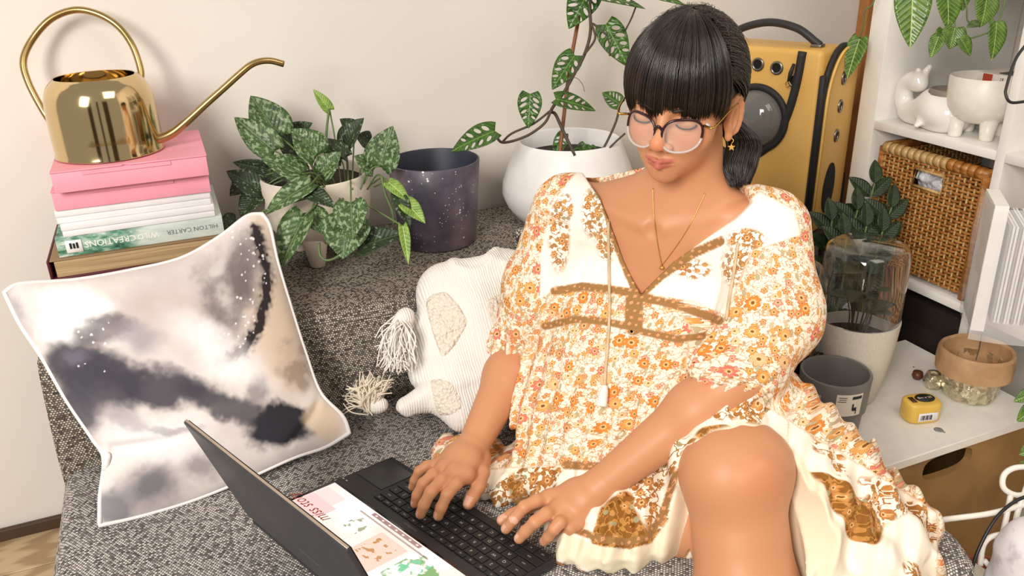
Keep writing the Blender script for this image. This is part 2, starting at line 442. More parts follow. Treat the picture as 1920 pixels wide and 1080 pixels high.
# ============================================================ CUBE SHELF ON THE RIGHT
def holed(outer, holes, t0, t1, grid=None):
    """flat plate (x, y) with holes, extruded from t0 to t1"""
    vs = []; ed = []
    def loop(p):
        n0 = len(vs); vs.extend([Vector(q[:2]) for q in p]); ed.extend([(n0+i, n0+(i+1) % len(p)) for i in range(len(p))])
    loop(outer)
    for h in holes: loop(h)
    if grid is not None: vs.extend([Vector(g) for g in grid])
    V, E_, T, *_ = delaunay_2d_cdt(vs, ed, [], 0, 1e-6)
    V = np.array([tuple(q) for q in V]); T = np.array([list(q) for q in T])
    c = V[T].mean(1)
    def inside(p, poly):
        x, y = p[:, 0], p[:, 1]; r = np.zeros(len(p), bool); q = np.array(poly)[:, :2]
        for (x0, y0), (x1, y1) in zip(q, np.roll(q, -1, 0)):
            m = ((y0 > y) != (y1 > y)); xx = (x1-x0)*(y-y0)/(y1-y0+1e-15)+x0; r ^= m & (x < xx)
        return r
    k = inside(c, outer)
    for h in holes: k &= ~inside(c, h)
    T = T[k]
    if t1 is None: return np.c_[V, np.zeros(len(V))], T.tolist()
    n = len(V); top = np.c_[V, np.full(n, t1)]; bot = np.c_[V, np.full(n, t0)]
    F_ = T.tolist()+[[a+n for a in q[::-1]] for q in T.tolist()]
    es = {}
    for q in T.tolist():
        for a, b in zip(q, q[1:]+q[:1]): es[(a, b)] = 1
    for (a, b) in list(es):
        if (b, a) not in es: F_.append([b, a, a+n, b+n])
    return np.concatenate([top, bot]), F_
def ellipse(cx, cy, rx, ry, n=20, rot=0, pw=2):
    o = []
    for k in range(n):
        a = 2*PI*k/n; c, s = math.cos(a), math.sin(a)
        x = rx*math.copysign(abs(c)**(2/pw), c); y = ry*math.copysign(abs(s)**(2/pw), s)
        o.append((cx+x*math.cos(rot)-y*math.sin(rot), cy+x*math.sin(rot)+y*math.cos(rot)))
    return o
shelf = thing('cube_shelf', 'white open cube shelving unit along the right wall', 'shelf', (1.62, 1.06, 0))
XF, XB = 1.42, 1.81
add('side_panel', *rbox(XF, XB, 1.367, 1.417, 0, 1.55, .002), M_white, shelf, angle=40)
add('divider', *rbox(XF, XB, 1.044, 1.063, .02, 1.5, .0015), M_white, shelf, angle=40)
add('side_panel', *rbox(XF, XB, .69, .74, 0, 1.55, .002), M_white, shelf, angle=40)
for z0, z1, ya, yb in ((.772, .79, 1.0635, 1.3665), (.772, .79, .7405, 1.0435), (.452, .470, 1.0635, 1.3665), (.452, .470, .7405, 1.0435), (0.0, .02, .7405, 1.3665), (1.11, 1.128, 1.0635, 1.3665), (1.11, 1.128, .7405, 1.0435)):
    add('shelf_board', *rbox(XF, XB, ya, yb, z0, z1, .0015), M_white, shelf, angle=40)
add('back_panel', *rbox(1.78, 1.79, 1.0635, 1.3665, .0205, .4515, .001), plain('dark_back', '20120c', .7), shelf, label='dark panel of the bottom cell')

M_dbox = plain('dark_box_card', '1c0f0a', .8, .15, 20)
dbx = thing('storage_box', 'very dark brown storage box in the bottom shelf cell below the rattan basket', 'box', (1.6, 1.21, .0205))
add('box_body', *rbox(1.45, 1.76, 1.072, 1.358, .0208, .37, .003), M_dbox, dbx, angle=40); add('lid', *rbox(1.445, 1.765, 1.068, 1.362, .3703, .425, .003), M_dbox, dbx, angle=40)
# rattan basket in the left lower cell
t = NT('rattan'); nz = t.noise(t.vm('MULTIPLY', t.obj(), (40, 40, 160)), 1.0, 3)
M_rattan = t.out(t.ramp(nz, [(.25, hexc('6e3f16')), (.5, hexc('a86a2c')), (.8, hexc('cf9a55'))]), .4)
t = NT('pale_rattan'); nz = t.noise(t.vm('MULTIPLY', t.obj(), (40, 160, 40)), 1.0, 3)
M_rattan2 = t.out(t.ramp(nz, [(.25, hexc('a98040')), (.8, hexc('dcc08a'))]), .4)
bk = thing('rattan_basket', 'brown woven rattan storage basket in the lower shelf cell', 'basket', (1.60, 1.21, .4705))
BX0, BX1, BY0, BY1, BZ0, BZ1 = 1.432, 1.76, 1.078, 1.352, .4712, .748
hy0, hy1, hz0, hz1 = 1.178, 1.252, .672, .71
add('liner', *rbox(BX0+.012, BX1-.012, BY0+.012, BY1-.012, BZ0+.006, .655, .004), plain('basket_inside', '4a2a10', .8), bk)
def strands(fixed, a0, a1, z0, z1, axis):
    parts = []; na = 26
    # horizontal weavers over vertical stakes
    rows = int((z1-z0)/.0078); st = int((a1-a0)/.0125)
    for r in range(rows):
        z = z0+(r+.5)*(z1-z0)/rows
        segs = [(a0, a1)]
        if axis == 'y' and fixed < 1.5 and hz0 < z < hz1: segs = [(a0, hy0), (hy1, a1)]
        for s0, s1 in segs:
            m = max(6, int((s1-s0)/.0042)); a = np.linspace(s0, s1, m)
            w = .0028*np.sin((a-a0)/((a1-a0)/st)*PI+r*PI)
            p = np.zeros((m, 3)); p[:, 2] = z
            if axis == 'y': p[:, 0] = fixed+w; p[:, 1] = a
            else: p[:, 0] = a; p[:, 1] = fixed+w
            parts.append(tube(p, .0033, 5, flat=.95, caps=False))
    rowv = join(*parts); parts = []
    for s in range(st):
        a = a0+(s+.5)*(a1-a0)/st
        zs = [(z0, z1)]
        if axis == 'y' and fixed < 1.5 and hy0 < a < hy1: zs = [(z0, hz0), (hz1, z1)]
        for q0, q1 in zs:
            m = 8 if q1-q0 > .1 else 3; z = np.linspace(q0, q1, m); p = np.zeros((m, 3)); p[:, 2] = z
            if axis == 'y': p[:, 0] = fixed; p[:, 1] = a
            else: p[:, 0] = a; p[:, 1] = fixed
            parts.append(tube(p, .0026, 5, caps=False))
    return rowv, join(*parts)
for fx, a0, a1, ax in ((BX0+.006, BY0+.008, BY1-.008, 'y'), (BY0+.006, BX0+.01, BX1-.01, 'x'), (BY1-.006, BX0+.01, BX1-.01, 'x')):
    r_, s_ = strands(fx, a0, a1, BZ0+.008, BZ1-.022, ax)
    tag(add('weaver', *r_, M_rattan, bk), kind='stuff'); tag(add('stake', *s_, M_rattan2, bk), kind='stuff')
rp = [(BX0+.008, y, BZ1-.012) for y in np.linspace(BY0+.01, BY1-.01, 12)]
rim = crs([(BX0+.006, BY0+.01, BZ1-.012), (BX0+.006, BY1-.01, BZ1-.012), (BX1-.01, BY1-.008, BZ1-.012), (BX1-.01, BY0+.008, BZ1-.012)], 12, closed=True)
rim = np.array([(BX0+.007, y, BZ1-.012) for y in np.linspace(BY0+.012, BY1-.012, 20)]+[(x, BY1-.007, BZ1-.012) for x in np.linspace(BX0+.014, BX1-.014, 14)]+[(BX1-.007, y, BZ1-.012) for y in np.linspace(BY1-.012, BY0+.012, 12)]+[(x, BY0+.007, BZ1-.012) for x in np.linspace(BX1-.014, BX0+.014, 14)])
add('rim', *tube(rim, .0105, 10, closed=True), M_rattan, bk)
for k in range(15):     # wrapped bands on the rim
    y = BY0+.02+k*(BY1-BY0-.04)/14; c = np.array([BX0+.007, y, BZ1-.012])
    tag(add('binding', *tube([c+[0, -.0075, 0], c+[0, .0075, 0]], .0128, 12), M_rattan2 if k not in (0, 1, 2, 3, 4) else M_rattan, bk))
for y in (BY0+.006, BY1-.006):
    add('corner_post', *tube([(BX0+.007, y, BZ0), (BX0+.007, y, BZ1-.012)], .009, 8), M_rattan, bk)
add('handle_frame', *tube([(BX0+.004, hy0, hz0), (BX0+.004, hy1, hz0), (BX0+.004, hy1, hz1), (BX0+.004, hy0, hz1)], .0045, 6, closed=True), M_rattan2, bk)
t = NT('crinkled_plastic'); t.bump(t.noise(t.obj(), 60, 4), .9, .01)
M_crink = t.out(hexc('d9dbe2'), .15, Specular_IOR_Level=.8)
g = np.stack(np.meshgrid(np.linspace(0, 1, 26), np.linspace(0, 1, 18), indexing='ij'), -1)
Pq = np.zeros((26, 18, 3)); Pq[..., 1] = hy0-.006+g[..., 0]*(hy1-hy0+.012); Pq[..., 2] = .659+g[..., 1]*.056
Pq[..., 0] = BX0+.028+.014*fbm(g*[5, 4]@np.array([[1, 0, 0], [0, 1, 0]])+3, 3)-.012*np.sin(g[..., 1]*PI)
tag(add('plastic_bag', *join(gridmesh(Pq), xf(gridmesh(Pq[:, ::-1]), loc=(.05, 0, 0))), M_crink), 'crumpled clear plastic bag seen through the basket handle opening', 'bag')

# ============================================================ CRATE WITH WHITE TOP
ZT = .34
M_ply = plain('crate_wood', '9a7646', .6, .16, 9)
cr = thing('wooden_crate', 'plywood crate with a white top board and a cut-out handle', 'crate', (1.18, 1.0, 0))
top = [(.915, .843), (1.413, .845), (1.413, 1.18), (.915, 1.18)]
M_top = plain('white_board', 'e9e5de', .4, .03)
add('top_board', *prism(top, ZT-.018, ZT, .0015, 1), M_top, cr, angle=40)
hx0, hz = onx(1,1,1)[0] if False else 0, 0
hc = (ony(1726, 905, .85)+ony(1812, 850, .85))/2
hl = ony(1726, 905, .85); hr = ony(1815, 885, .85); ht = ony(1760, 850, .85)
hw = (hr[0]-hl[0])/2; hcx = (hr[0]+hl[0])/2; hcz = (hl[2]+ht[2])/2-.004; hh = abs(ht[2]-hl[2])/2
pl = holed([(.93, .02), (1.41, .02), (1.41, ZT-.019), (.93, ZT-.019)], [ellipse(hcx, hcz, hw, hh*.92, 28, .0, 3.2)], .0, .014)
v, f = pl; add('front_board', np.c_[v[:, 0], .864-v[:, 2], v[:, 1]], f, M_ply, cr, smooth=False)
add('side_board', *rbox(.93, .944, .8645, 1.175, .02, ZT-.019, .001), M_ply, cr, smooth=False)
add('side_board', *rbox(1.396, 1.41, .8645, 1.175, .02, ZT-.019, .001), M_ply, cr, smooth=False)
add('back_board', *rbox(.9445, 1.3955, 1.161, 1.175, .02, ZT-.019, .001), M_ply, cr, smooth=False)
add('bottom_board', *rbox(.93, 1.41, .85, 1.175, 0, .0195, .001), M_ply, cr, smooth=False)
for (u, v_) in ((1760, 806), (1770.5, 811)):
    c = onz(u, v_, ZT)
    r = .0085 if u == 1760 else .002
    add('bolt_cap', *lathe([(0, .0015), (r*.8, .0012), (r, .0002), (r, 0), (0, 0)], 20, c), plain('grey_cap', '8b8a90', .3, metal=.3), cr)
c = onz(1713, 688, ZT); add('bolt_cap', *lathe([(0, .001), (.002, .0), (0, 0)], 12, c), plain('dark_cap', '2a2624', .4), cr)

# ---- white pot with glass cloche and plant
def pot(name, label, cat, loc, prof, m, seg=64, soil=None, soilr=None, group=None):
    t_ = thing(name, label, cat, loc, group)
    add('pot_body', *lathe(prof, seg), m, t_, world=False, angle=50)
    if soil is not None:
        n = 40; pr_ = [(0, soil+.003)]+[(soilr*k/10, soil+.002*math.sin(k*1.7)) for k in range(1, 11)]+[(soilr*.98, soil-.01), (0, soil-.01)]
        s_ = lathe(pr_, 40); v, f = s_; v = v.copy(); v[:, 2] += .003*fbm(v*90, 2)
        add('soil', v, f, M_soil, t_, world=False)
    return t_
t = NT('potting_soil'); nz = t.noise(t.obj(), 180, 4, .7); t.bump(nz, 1.0, .006)
M_soil = t.out(t.ramp(nz, [(.35, hexc('17100c')), (.6, hexc('3d2a1f')), (.75, hexc('8a7862'))]), .9)
M_stone = plain('speckled_white_ceramic', 'd6cdbf', .5, .05, 300, .1)
def leafshape(n, L, Wd, kind='heart'):
    """half widths along the midrib, n rows"""
    t_ = np.linspace(0, 1, n)
    if kind == 'heart': w = np.where(t_ < .28, np.sqrt(np.clip(1-((t_-.28)/.36)**2, 0, 1)), np.clip(1-((t_-.28)/.72)**1.7, 0, 1)**.95)
    elif kind == 'oval': w = np.sin(PI*t_**.8)**.8
    else: w = np.sin(PI*t_**.62)**1.1
    return t_, w
def leaf(base, tip, width, m, parent, nhint, curl=.15, fold=.12, kind='heart', name='leaf', lobe=.10, droop=None, wav=0., label=None, nr=15, nc=9):
    """a leaf blade from base to tip with a folded midrib; nhint is the way its face looks"""
    b = np.asarray(base, float); tp = np.asarray(tip, float); A = tp-b; L = np.linalg.norm(A); A /= L
    N = np.asarray(nhint, float); N = N-A*(N@A); N /= np.linalg.norm(N); B = np.cross(A, N)
    t_, w = leafshape(nr, L, width, kind)
    s = np.linspace(-1, 1, nc); P = np.zeros((nr, nc, 3)); UV = np.zeros((nr, nc, 2))
    for j, sj in enumerate(s):
        ww = w*width/2*sj
        back = -lobe*L*abs(sj)*np.clip(1-t_/.35, 0, 1)*(1 if kind == 'heart' else 0)
        y = t_*L+back
        z = abs(sj)*fold*width*w - curl*L*(t_**2)*1.0 + curl*L*.25*t_ + wav*width*np.sin(t_*14+sj*3)*abs(sj)
        P[:, j] = b+y[:, None]*A+ww[:, None]*B+z[:, None]*N
        UV[:, j, 0] = sj*w*.5*width/L+.5; UV[:, j, 1] = t_
    v, f = gridmesh(P)
    o = add(name, v, f, m, parent, uv=UV.reshape(-1, 2), label=label)
    so = o.modifiers.new('thick', 'SOLIDIFY'); so.thickness = .0009; so.offset = 0
    return o
def leaf_mat(name, dark, mid, vein, silver=None, rough=.35, seed=0., amt=.5):
    t = NT(name); uv = t.uv(); s = t.node('ShaderNodeSeparateXYZ', {0: uv})
    ax = t.math('ABSOLUTE', t.math('SUBTRACT', s.outputs[0], .5))
    info = t.node('ShaderNodeObjectInfo')
    sh = t.node('ShaderNodeCombineXYZ', {0: t.math('MULTIPLY', info.outputs['Random'], 37.0), 1: t.math('MULTIPLY', info.outputs['Random'], 91.0), 2: seed})
    p = t.vm('ADD', uv, sh.outputs[0])
    nz = t.noise(p, 5, 3); c = t.ramp(nz, [(.3, dark), (.7, mid)])
    # side veins slanting off the midrib
    vv = t.math('SINE', t.math('MULTIPLY', t.math('SUBTRACT', s.outputs[1], t.math('MULTIPLY', ax, .9)), 60))
    c = t.mix(t.math('MULTIPLY', t.smooth(vv, .75, 1.0), .35), c, vein)
    if silver is not None:
        st = t.vm('MULTIPLY', p, (9, 6.5, 1)); n2 = t.noise(st, 1.3, 2.5, .55)
        edge = t.smooth(ax, .015, .06)
        msk = t.math('MULTIPLY', t.smooth(n2, 1-amt-.02, 1-amt+.045), edge)
        c = t.mix(t.math('MULTIPLY', msk, .8), c, silver)
    c = t.mix(t.smooth(ax, .014, .004), c, vein)
    t.bump(t.math('ADD', vv, t.math('MULTIPLY', nz, 2)), .25, .001)
    return t.out(c, rough, Specular_IOR_Level=.4)
M_dkleaf = leaf_mat('dark_leaf', hexc('15210f'), hexc('2f4220'), hexc('4a5c33'))
M_phleaf = leaf_mat('heart_leaf', hexc('2f4d17'), hexc('5f8130'), hexc('a9bd74'), rough=.25)
M_stem = plain('green_stem', '5d7240', .5, .1, 40)
M_brstem = plain('brown_stem', '4a4030', .6, .1, 40)
def potted_at(u, v, z): return onz(u, v, z)
pc = np.array([1.128, 1.055, ZT])
PW = .076
p1 = pot('white_planter', 'tall off-white tapered planter holding a small plant under glass', 'planter', pc+[0, 0, .0005],
         [(0, 0), (.048, 0), (.054, .006), (.065, .06), (.073, .12), (PW, .166), (PW, .17), (PW-.004, .17), (PW-.008, .15), (0, .15)], M_stone, soil=None)
add('soil', *xf(lathe([(0, .157), (.03, .159), (.05, .156), (.066, .155), (.066, .1505), (0, .1505)], 36)), M_soil, p1, world=False)
cl = thing('glass_cloche', 'flat-topped glass cloche on the white planter by the basket', 'cloche', pc+[0, 0, .1715])
R, H = .0735, .145
add('glass_dome', *lathe([(R, 0), (R+.001, .001), (R+.001, H-.02), (R-.004, H-.005), (R-.014, H), (0, H), (0, H-.004), (R-.016, H-.004), (R-.0075, H-.008), (R-.0035, H-.02), (R-.0035, .001), (R, 0)][:-1]+[(R, 0)], 72), glass_mat('clear_glass'), cl, world=False, angle=60)
pl1 = thing('cloche_plant', 'dark-leaved small plant growing under the flat-topped cloche', 'plant', pc+[0, 0, .159])
rr = random.Random(3)
for k in range(13):
    a = k*2.4; h = .035+.075*(k % 5)/4; r0 = .008+.004*(k % 3); c0 = pc+[r0*math.cos(a), r0*math.sin(a), .16]
    c1 = pc+[.022*math.cos(a), .022*math.sin(a), .16+h]
    add('stem', *tube(crs([c0, (c0+c1)/2+[.004, 0, 0], c1], 4), .0012, 5), M_brstem, pl1)
    leaf(c1, c1+np.array([.036*math.cos(a), .036*math.sin(a), .012*(k % 3)-.006]), .034, M_dkleaf, pl1, (math.cos(a)*-.3, math.sin(a)*-.3-.2, 1), kind='oval')

# ---- grey pot with label stickers
gc = onz(1572, 838, ZT); gc = gc+np.array([.022, .052, 0])
GR = .060; GH = .122
gp = pot('grey_plant_pot', 'empty mid-grey plastic pot with white stickers on its side', 'pot', gc+[0, 0, .0005],
         [(0, 0), (.047, 0), (.05, .003), (.054, .05), (.0545, .052), (.058, .056), (GR+.001, GH-.002), (GR, GH), (GR-.004, GH), (GR-.0055, GH-.004), (.0475, .05), (.044, .006), (0, .006)], plain('grey_plastic', '6c6966', .45, .03), 72)
def wrap_label(name, parent, c, a0, a1, z0, z1, rf, m, n=16, off=.0006):
    P = np.zeros((n, 4, 3))
    for i, a in enumerate(np.linspace(a0, a1, n)):
        for j, z in enumerate(np.linspace(z0, z1, 4)):
            r = rf(z)+off; P[i, j] = (r*math.cos(a), r*math.sin(a), z)
    v, f = gridmesh(P); return add(name, v, f, m, parent, world=False)
M_paper = plain('label_paper', 'dcd3c4', .6, .03)
M_ink = plain('black_ink', '1b1a1a', .6, .0)
rf = lambda z: .058+(GR+.001-.058)*(z-.056)/(GH-.056)
fa = math.atan2(-gc[1], -gc[0])      # the side that looks to the room
l1 = wrap_label('sticker', gp, gc, fa+.12, fa+.92, .064, .108, rf, M_paper)
l2 = wrap_label('sticker', gp, gc, fa-.75, fa-.30, .060, .100, rf, plain('grey_sticker', 'b4aca4', .6, .03))
def mark(parent, a, z, w, h): return wrap_label('print', parent, None, a-w/2/.0595, a+w/2/.0595, z-h/2, z+h/2, rf, M_ink, 4, .0011)
for k, (a, z, w, h) in enumerate(((.72, .101, .018, .006), (.30, .102, .014, .0012), (.30, .098, .012, .0012), (.28, .094, .014, .0012), (.68, .078, .008, .007), (.62, .083, .003, .012), (.74, .072, .002, .008))):
    mark(gp, fa+a, z, w, h)
for k in range(7): wrap_label('bar', gp, None, fa-.56, fa-.44, .066+k*.004, .0675+k*.004+.0008*(k % 2), rf, M_ink, 4, .0011)

# ---- yellow ribbon/tape roll
tc = onz(1737, 792, ZT)+[0, .018, 0]
tp_ = thing('yellow_tape_roll', 'wrapped yellow tape roll with a black oval label', 'tape', tc, rz=-.25)
v, f = prism(ellipse(0, 0, .033, .024, 30, 0, 3.2), 0, .040, .006, 3)
add('roll', v, f, plain('yellow_wrap', 'e3bb55', .4, .05), tp_, world=False, angle=60)
lb = thing('x', '', ''); bpy.data.objects.remove(lb)
v, f = holed(ellipse(.006, .002, .0185, .0135, 24), [], 0, .0012); v = v+[0, 0, .0403]
add('top_label', v, f, M_ink, tp_, world=False, label='black oval label')
v, f = holed([(-.024, -.009), (-.015, -.009), (-.015, .009), (-.024, .009)], [], 0, .001); add('top_label', v+[0, 0, .0403], f, plain('brown_label', '4b2c1a', .5), tp_, world=False)
v, f = textmesh('8m x 25', .0085); add('lettering', np.c_[v[:, 0]+.006, v[:, 1]+.002, v[:, 2]+.0419], f, plain('white_print', 'f2ead8', .6, 0), tp_, world=False, smooth=False)
v, f = rbox(-.019, .019, -.0252, -.0243, .008, .025, .0003, 1); add('barcode_label', v, f, plain('barcode_paper', 'e8e6ea', .5, .02), tp_, world=False)
for k in range(10): add('bar', *rbox(-.015+k*.0024, -.0143+k*.0024+.0006*(k % 3), -.0256, -.02525, .011, .021, 0), M_ink, tp_, world=False, smooth=False)

# ---- foil and paper bag pot
bc = onz(1822, 745, ZT)+[0, .01, 0]
bg = thing('paper_bag_pot', 'foil-lined brown paper bag with its top rolled down', 'bag', bc)
t = NT('gold_foil'); nz = t.node('ShaderNodeTexVoronoi', {'Vector': t.obj(), 'Scale': 55, 'Randomness': 1.0}); t.bump(t.math('ADD', nz.outputs[0], t.noise(t.obj(), 40, 3)), .9, .008)
M_foil = t.out(hexc('d9cfb4'), .28, Metallic=.9)
t = NT('kraft_paper'); nz = t.noise(t.obj(), 25, 4); t.bump(nz, .6, .006); M_kraft = t.out(t.ramp(nz, [(.3, hexc('a67f58')), (.7, hexc('c49f78'))]), .7)
def crumple(prof, seg, amp, fr, sd):
    v, f = lathe(prof, seg); v = v.copy(); r = np.linalg.norm(v[:, :2], axis=1); d = amp*fbm(v*fr+sd, 3)
    k = np.where(r > .02, (r+d)/np.maximum(r, 1e-6), 1); v[:, :2] *= k[:, None]; v[:, 2] += d*.4*(r > .02); return v, f
v, f = crumple([(0, .001), (.040, .001), (.048, .006), (.052, .03), (.056, .062), (.057, .075), (.053, .075), (.05, .03), (0, .025)], 80, .006, 38, 3)
v[:, 2] = np.maximum(v[:, 2], .0005)
add('foil_body', v, f, M_foil, bg, world=False, smooth=False)
v, f = crumple([(.064, .058), (.0665, .056), (.067, .075), (.0655, .098), (.0615, .103), (.057, .099), (.054, .075), (.050, .05), (0, .048)], 72, .0035, 26, 9)
add('paper_cuff', v, f, M_kraft, bg, world=False, angle=35)
v, f = textmesh('-', .01); pth = crs([bc+[-.012, -.01, .085], bc+[.004, .0, .1], bc+[.03, .02, .118]], 5)
add('twig', *tube(pth, .0009, 5), M_brstem, bg)
fc = onz(1748, 725, ZT)
fs = add('foil_scrap', *xf(crumple([(0, .0), (.015, 0), (.020, .012), (.014, .03), (0, .034)], 30, .012, 60, 1), loc=fc+[0.0, .0, .001]), M_foil, smooth=False)
fs.data.vertices.foreach_get; tag(fs, 'crumpled gold foil scrap beside the paper bag', 'foil')
fs2 = add('sweet', *xf(lathe([(0, 0), (.008, .001), (.011, .007), (.009, .016), (0, .018)], 16), loc=onz(1722, 712, ZT)+[0, .004, .0005]), plain('brown_wrap', '5c2f1c', .4)); tag(fs2, 'small brown lump behind the yellow tape roll', 'scrap')

# ---- tall glass dome behind the woman, over a black patterned pot
dc = np.array([1.015, 1.105, ZT])
bp2 = pot('black_patterned_pot', 'black round pot with a white line grid behind the woman', 'pot', dc+[0, 0, .0005],
          [(0, 0), (.045, 0), (.055, .008), (.066, .04), (.068, .07), (.063, .10), (.066, .105), (.062, .107), (.056, .10), (0, .09)], plain('black_ceramic', '1a1817', .35, .05), 64)
for k in range(5):
    z = .03+k*.013; r = np.interp(z, [.008, .04, .07, .10], [.055, .066, .068, .063])+.0004
    add('grid_line', *tube([(r*math.cos(a), r*math.sin(a), z) for a in np.linspace(0, 2*PI, 50)[:-1]], .0006, 4, closed=True), M_paper, bp2, world=False)
vt = []
for k in range(28):
    a = 2*PI*k/28; q = [(r_+.0004, z) for r_, z in ((.0635, .03), (.0662, .042), (.068, .056), (.068, .07), (.0658, .084))]
    vt.append(tube([(r_*math.cos(a+.1*math.sin(z*200)), r_*math.sin(a+.1*math.sin(z*200)), z) for r_, z in q], .0006, 4, caps=False))
add('grid_line', *join(*vt), M_paper, bp2, world=False)
cl2 = thing('glass_cloche', 'round-topped tall glass cloche just behind the woman\'s shoulder', 'cloche', dc+[0, 0, .108])
R = .058; pr_o = [(R, 0), (R, .13)]+[(R*math.cos(a), .13+R*1.0*math.sin(a)) for a in np.linspace(.15, PI/2, 9)]
pr_o[-1] = (0, .13+R); pr_i = [(0, .13+R-.003)]+[((R-.003)*math.cos(a), .13+(R-.003)*math.sin(a)) for a in np.linspace(PI/2, .15, 9)][1:]+[(R-.003, .13), (R-.003, 0)]
add('glass_dome', *lathe(pr_o+pr_i+[(R, 0)], 56), glass_mat('clear_glass'), cl2, world=False, angle=60)
pl2 = thing('cloche_plant', 'dark plant inside the tall round-topped cloche', 'plant', dc+[0, 0, .093])
add('soil', *lathe([(0, .0), (.05, .0), (.05, .004), (0, .006)], 30, dc+[0, 0, .0915]), M_soil, pl2)
for k in range(11):
    a = k*2.1; h = .02+.12*k/11; c0 = dc+[.004*math.cos(a), .004*math.sin(a), .098]; c1 = dc+[.012*math.cos(a), .012*math.sin(a), .098+h]
    add('stem', *tube([c0, c1], .0011, 5), M_brstem, pl2)
    leaf(c1, c1+np.array([.034*math.cos(a), .034*math.sin(a), .008]), .026, M_dkleaf, pl2, (0, -.3, 1), kind='oval')

# ---- dark glossy-leaved plant behind the cloche
zb = np.array([1.255, 1.285, .02])
zz = thing('zamioculcas_plant', 'dark green glossy-leaved plant in front of the shelf panel', 'plant', zb)
add('pot_body', *lathe([(0, 0), (.07, 0), (.09, .16), (.086, .16), (.08, .14), (0, .14)], 40), plain('black_ceramic', '1a1817', .35, .05), zz, world=False)
add('pot_stand', *lathe([(0, -.018), (.08, -.018), (.08, -.0005), (0, -.0005)], 30), plain('dark_wood', '3a2a20', .5), zz, world=False)
M_zz = leaf_mat('zz_leaf', hexc('111a0c'), hexc('263818'), hexc('3c5028'), rough=.42)
for k, (u, v_, d, lean) in enumerate(((1608, 400, 1.70, 0), (1640, 350, 1.70, .2), (1672, 395, 1.68, .5), (1560, 420, 1.70, -.4), (1625, 430, 1.66, .1), (1655, 440, 1.66, .3), (1585, 450, 1.66, -.2))):
    tp = at(u, v_-6, d); b0 = zb+[.01*(k-3), 0, .14]; pth = crs([b0, (b0+tp)/2+[lean*.02, -.02, .05], tp], 8)
    add('stem', *tube(pth, np.linspace(.004, .0018, len(pth)), 6), M_stem, zz)
    n = len(pth)
    for j in range(4):
        i = n-2-j*2
        for sgn in (-1, 1):
            p0 = pth[i]; side = RT*sgn*.8+UP*(.75-.12*j)+(-FW)*.25*(j % 2)
            L = .060-.004*j
            leaf(p0, p0+nrm(side)*L, .032, M_zz, zz, -FW+UP*.5+RT*.3*sgn, kind='oval', curl=.1)
    leaf(pth[-1], pth[-1]+nrm(UP+RT*lean*.3)*.05, .028, M_zz, zz, -FW, kind='oval')

# ============================================================ THINGS ON THE SHELF
M_gloss = plain('white_glaze', 'efece6', .12, .02, 20, Specular_IOR_Level=.6)
M_matt = plain('white_ceramic', 'ece6dc', .38, .03, 60)
ZS = .79
# whale planter
w0 = np.array([1.470, 1.254, ZS+.0005])     # body centre
wl_ = thing('whale_planter', 'glossy white whale-shaped planter on the shelf', 'planter', w0)
S = Sdf(); dX = nrm([0, 1, 0])
S.ell(w0+[0, -.012, .042], (.048, .058, .047), k=.02).ell(w0+[0, -.03, .034], (.047, .048, .036), k=.02)
S.ell(w0+[0, .048, .024], (.032, .045, .026), k=.025)
tail = crs([w0+[0, .07, .026], w0+[0, .088, .045], w0+[0, .088, .075], w0+[0, .072, .088], w0+[0, .052, .083]], 4)
for a, b in zip(tail[:-1], tail[1:]): S.cap(a, b, .016, .015, k=.008)
S.cap(w0+[0, .060, .083], w0+[.010, .045, .118], .012, .006, k=.01).cap(w0+[0, .060, .085], w0+[-.012, .052, .112], .011, .006, k=.01)
S.cap(w0+[-.030, -.0, .03], w0+[-.055, -.005, .012], .012, .006, k=.01, sq=(np.array([0, 0, 1.]), 1.4))
def cut(P, c=w0+[0, -.018, .072]): q = P-c; return np.maximum(np.linalg.norm(q[..., :2]/np.array([1, 1.05]), axis=-1)-.033, -(q[..., 2]+.030))
S.add(cut, w0+[0, -.018, .09], .06, .004, 'sub')
S.add(lambda P: P[..., 2]-(w0[2]+.0005), w0+[0, 0, -.06], .2, .003, 'sub')
v, f = S.mesh(w0+[-.07, -.09, -.004], w0+[.07, .13, .14], .0024)
add('whale_body', v, f, M_gloss, wl_)
add('flower_pot_rim', *lathe([(.0328, .072), (.0338, .084), (.031, .0855), (.029, .078), (0, .074)], 40, (w0+[0, -.018, 0])), plain('brown_rim', '8c8178', .5), wl_)
# footed bowl
fb = onz(1828, 262, ZS)+[.028, .022, .0005]
ft = thing('footed_bowl_planter', 'white round planter bowl standing on short legs on the shelf', 'planter', fb)
Rb = .066; Zb = .028
add('bowl', *lathe([(0, Zb), (.03, Zb+.001), (.052, Zb+.010), (.0635, Zb+.030), (Rb, Zb+.05), (Rb+.001, Zb+.088), (Rb-.0015, Zb+.091), (Rb-.005, Zb+.088), (Rb-.006, Zb+.05), (.05, Zb+.016), (0, Zb+.010)], 72), M_matt, ft, world=False, angle=60)
for k in range(4):
    a = fa+.35+k*PI/2; c = np.array([.042*math.cos(a), .042*math.sin(a), 0])
    add('leg', *lathe([(0, 0), (.011, 0), (.0125, .003), (.017, Zb+.012), (0, Zb+.012)], 24, c), M_matt, ft, world=False)
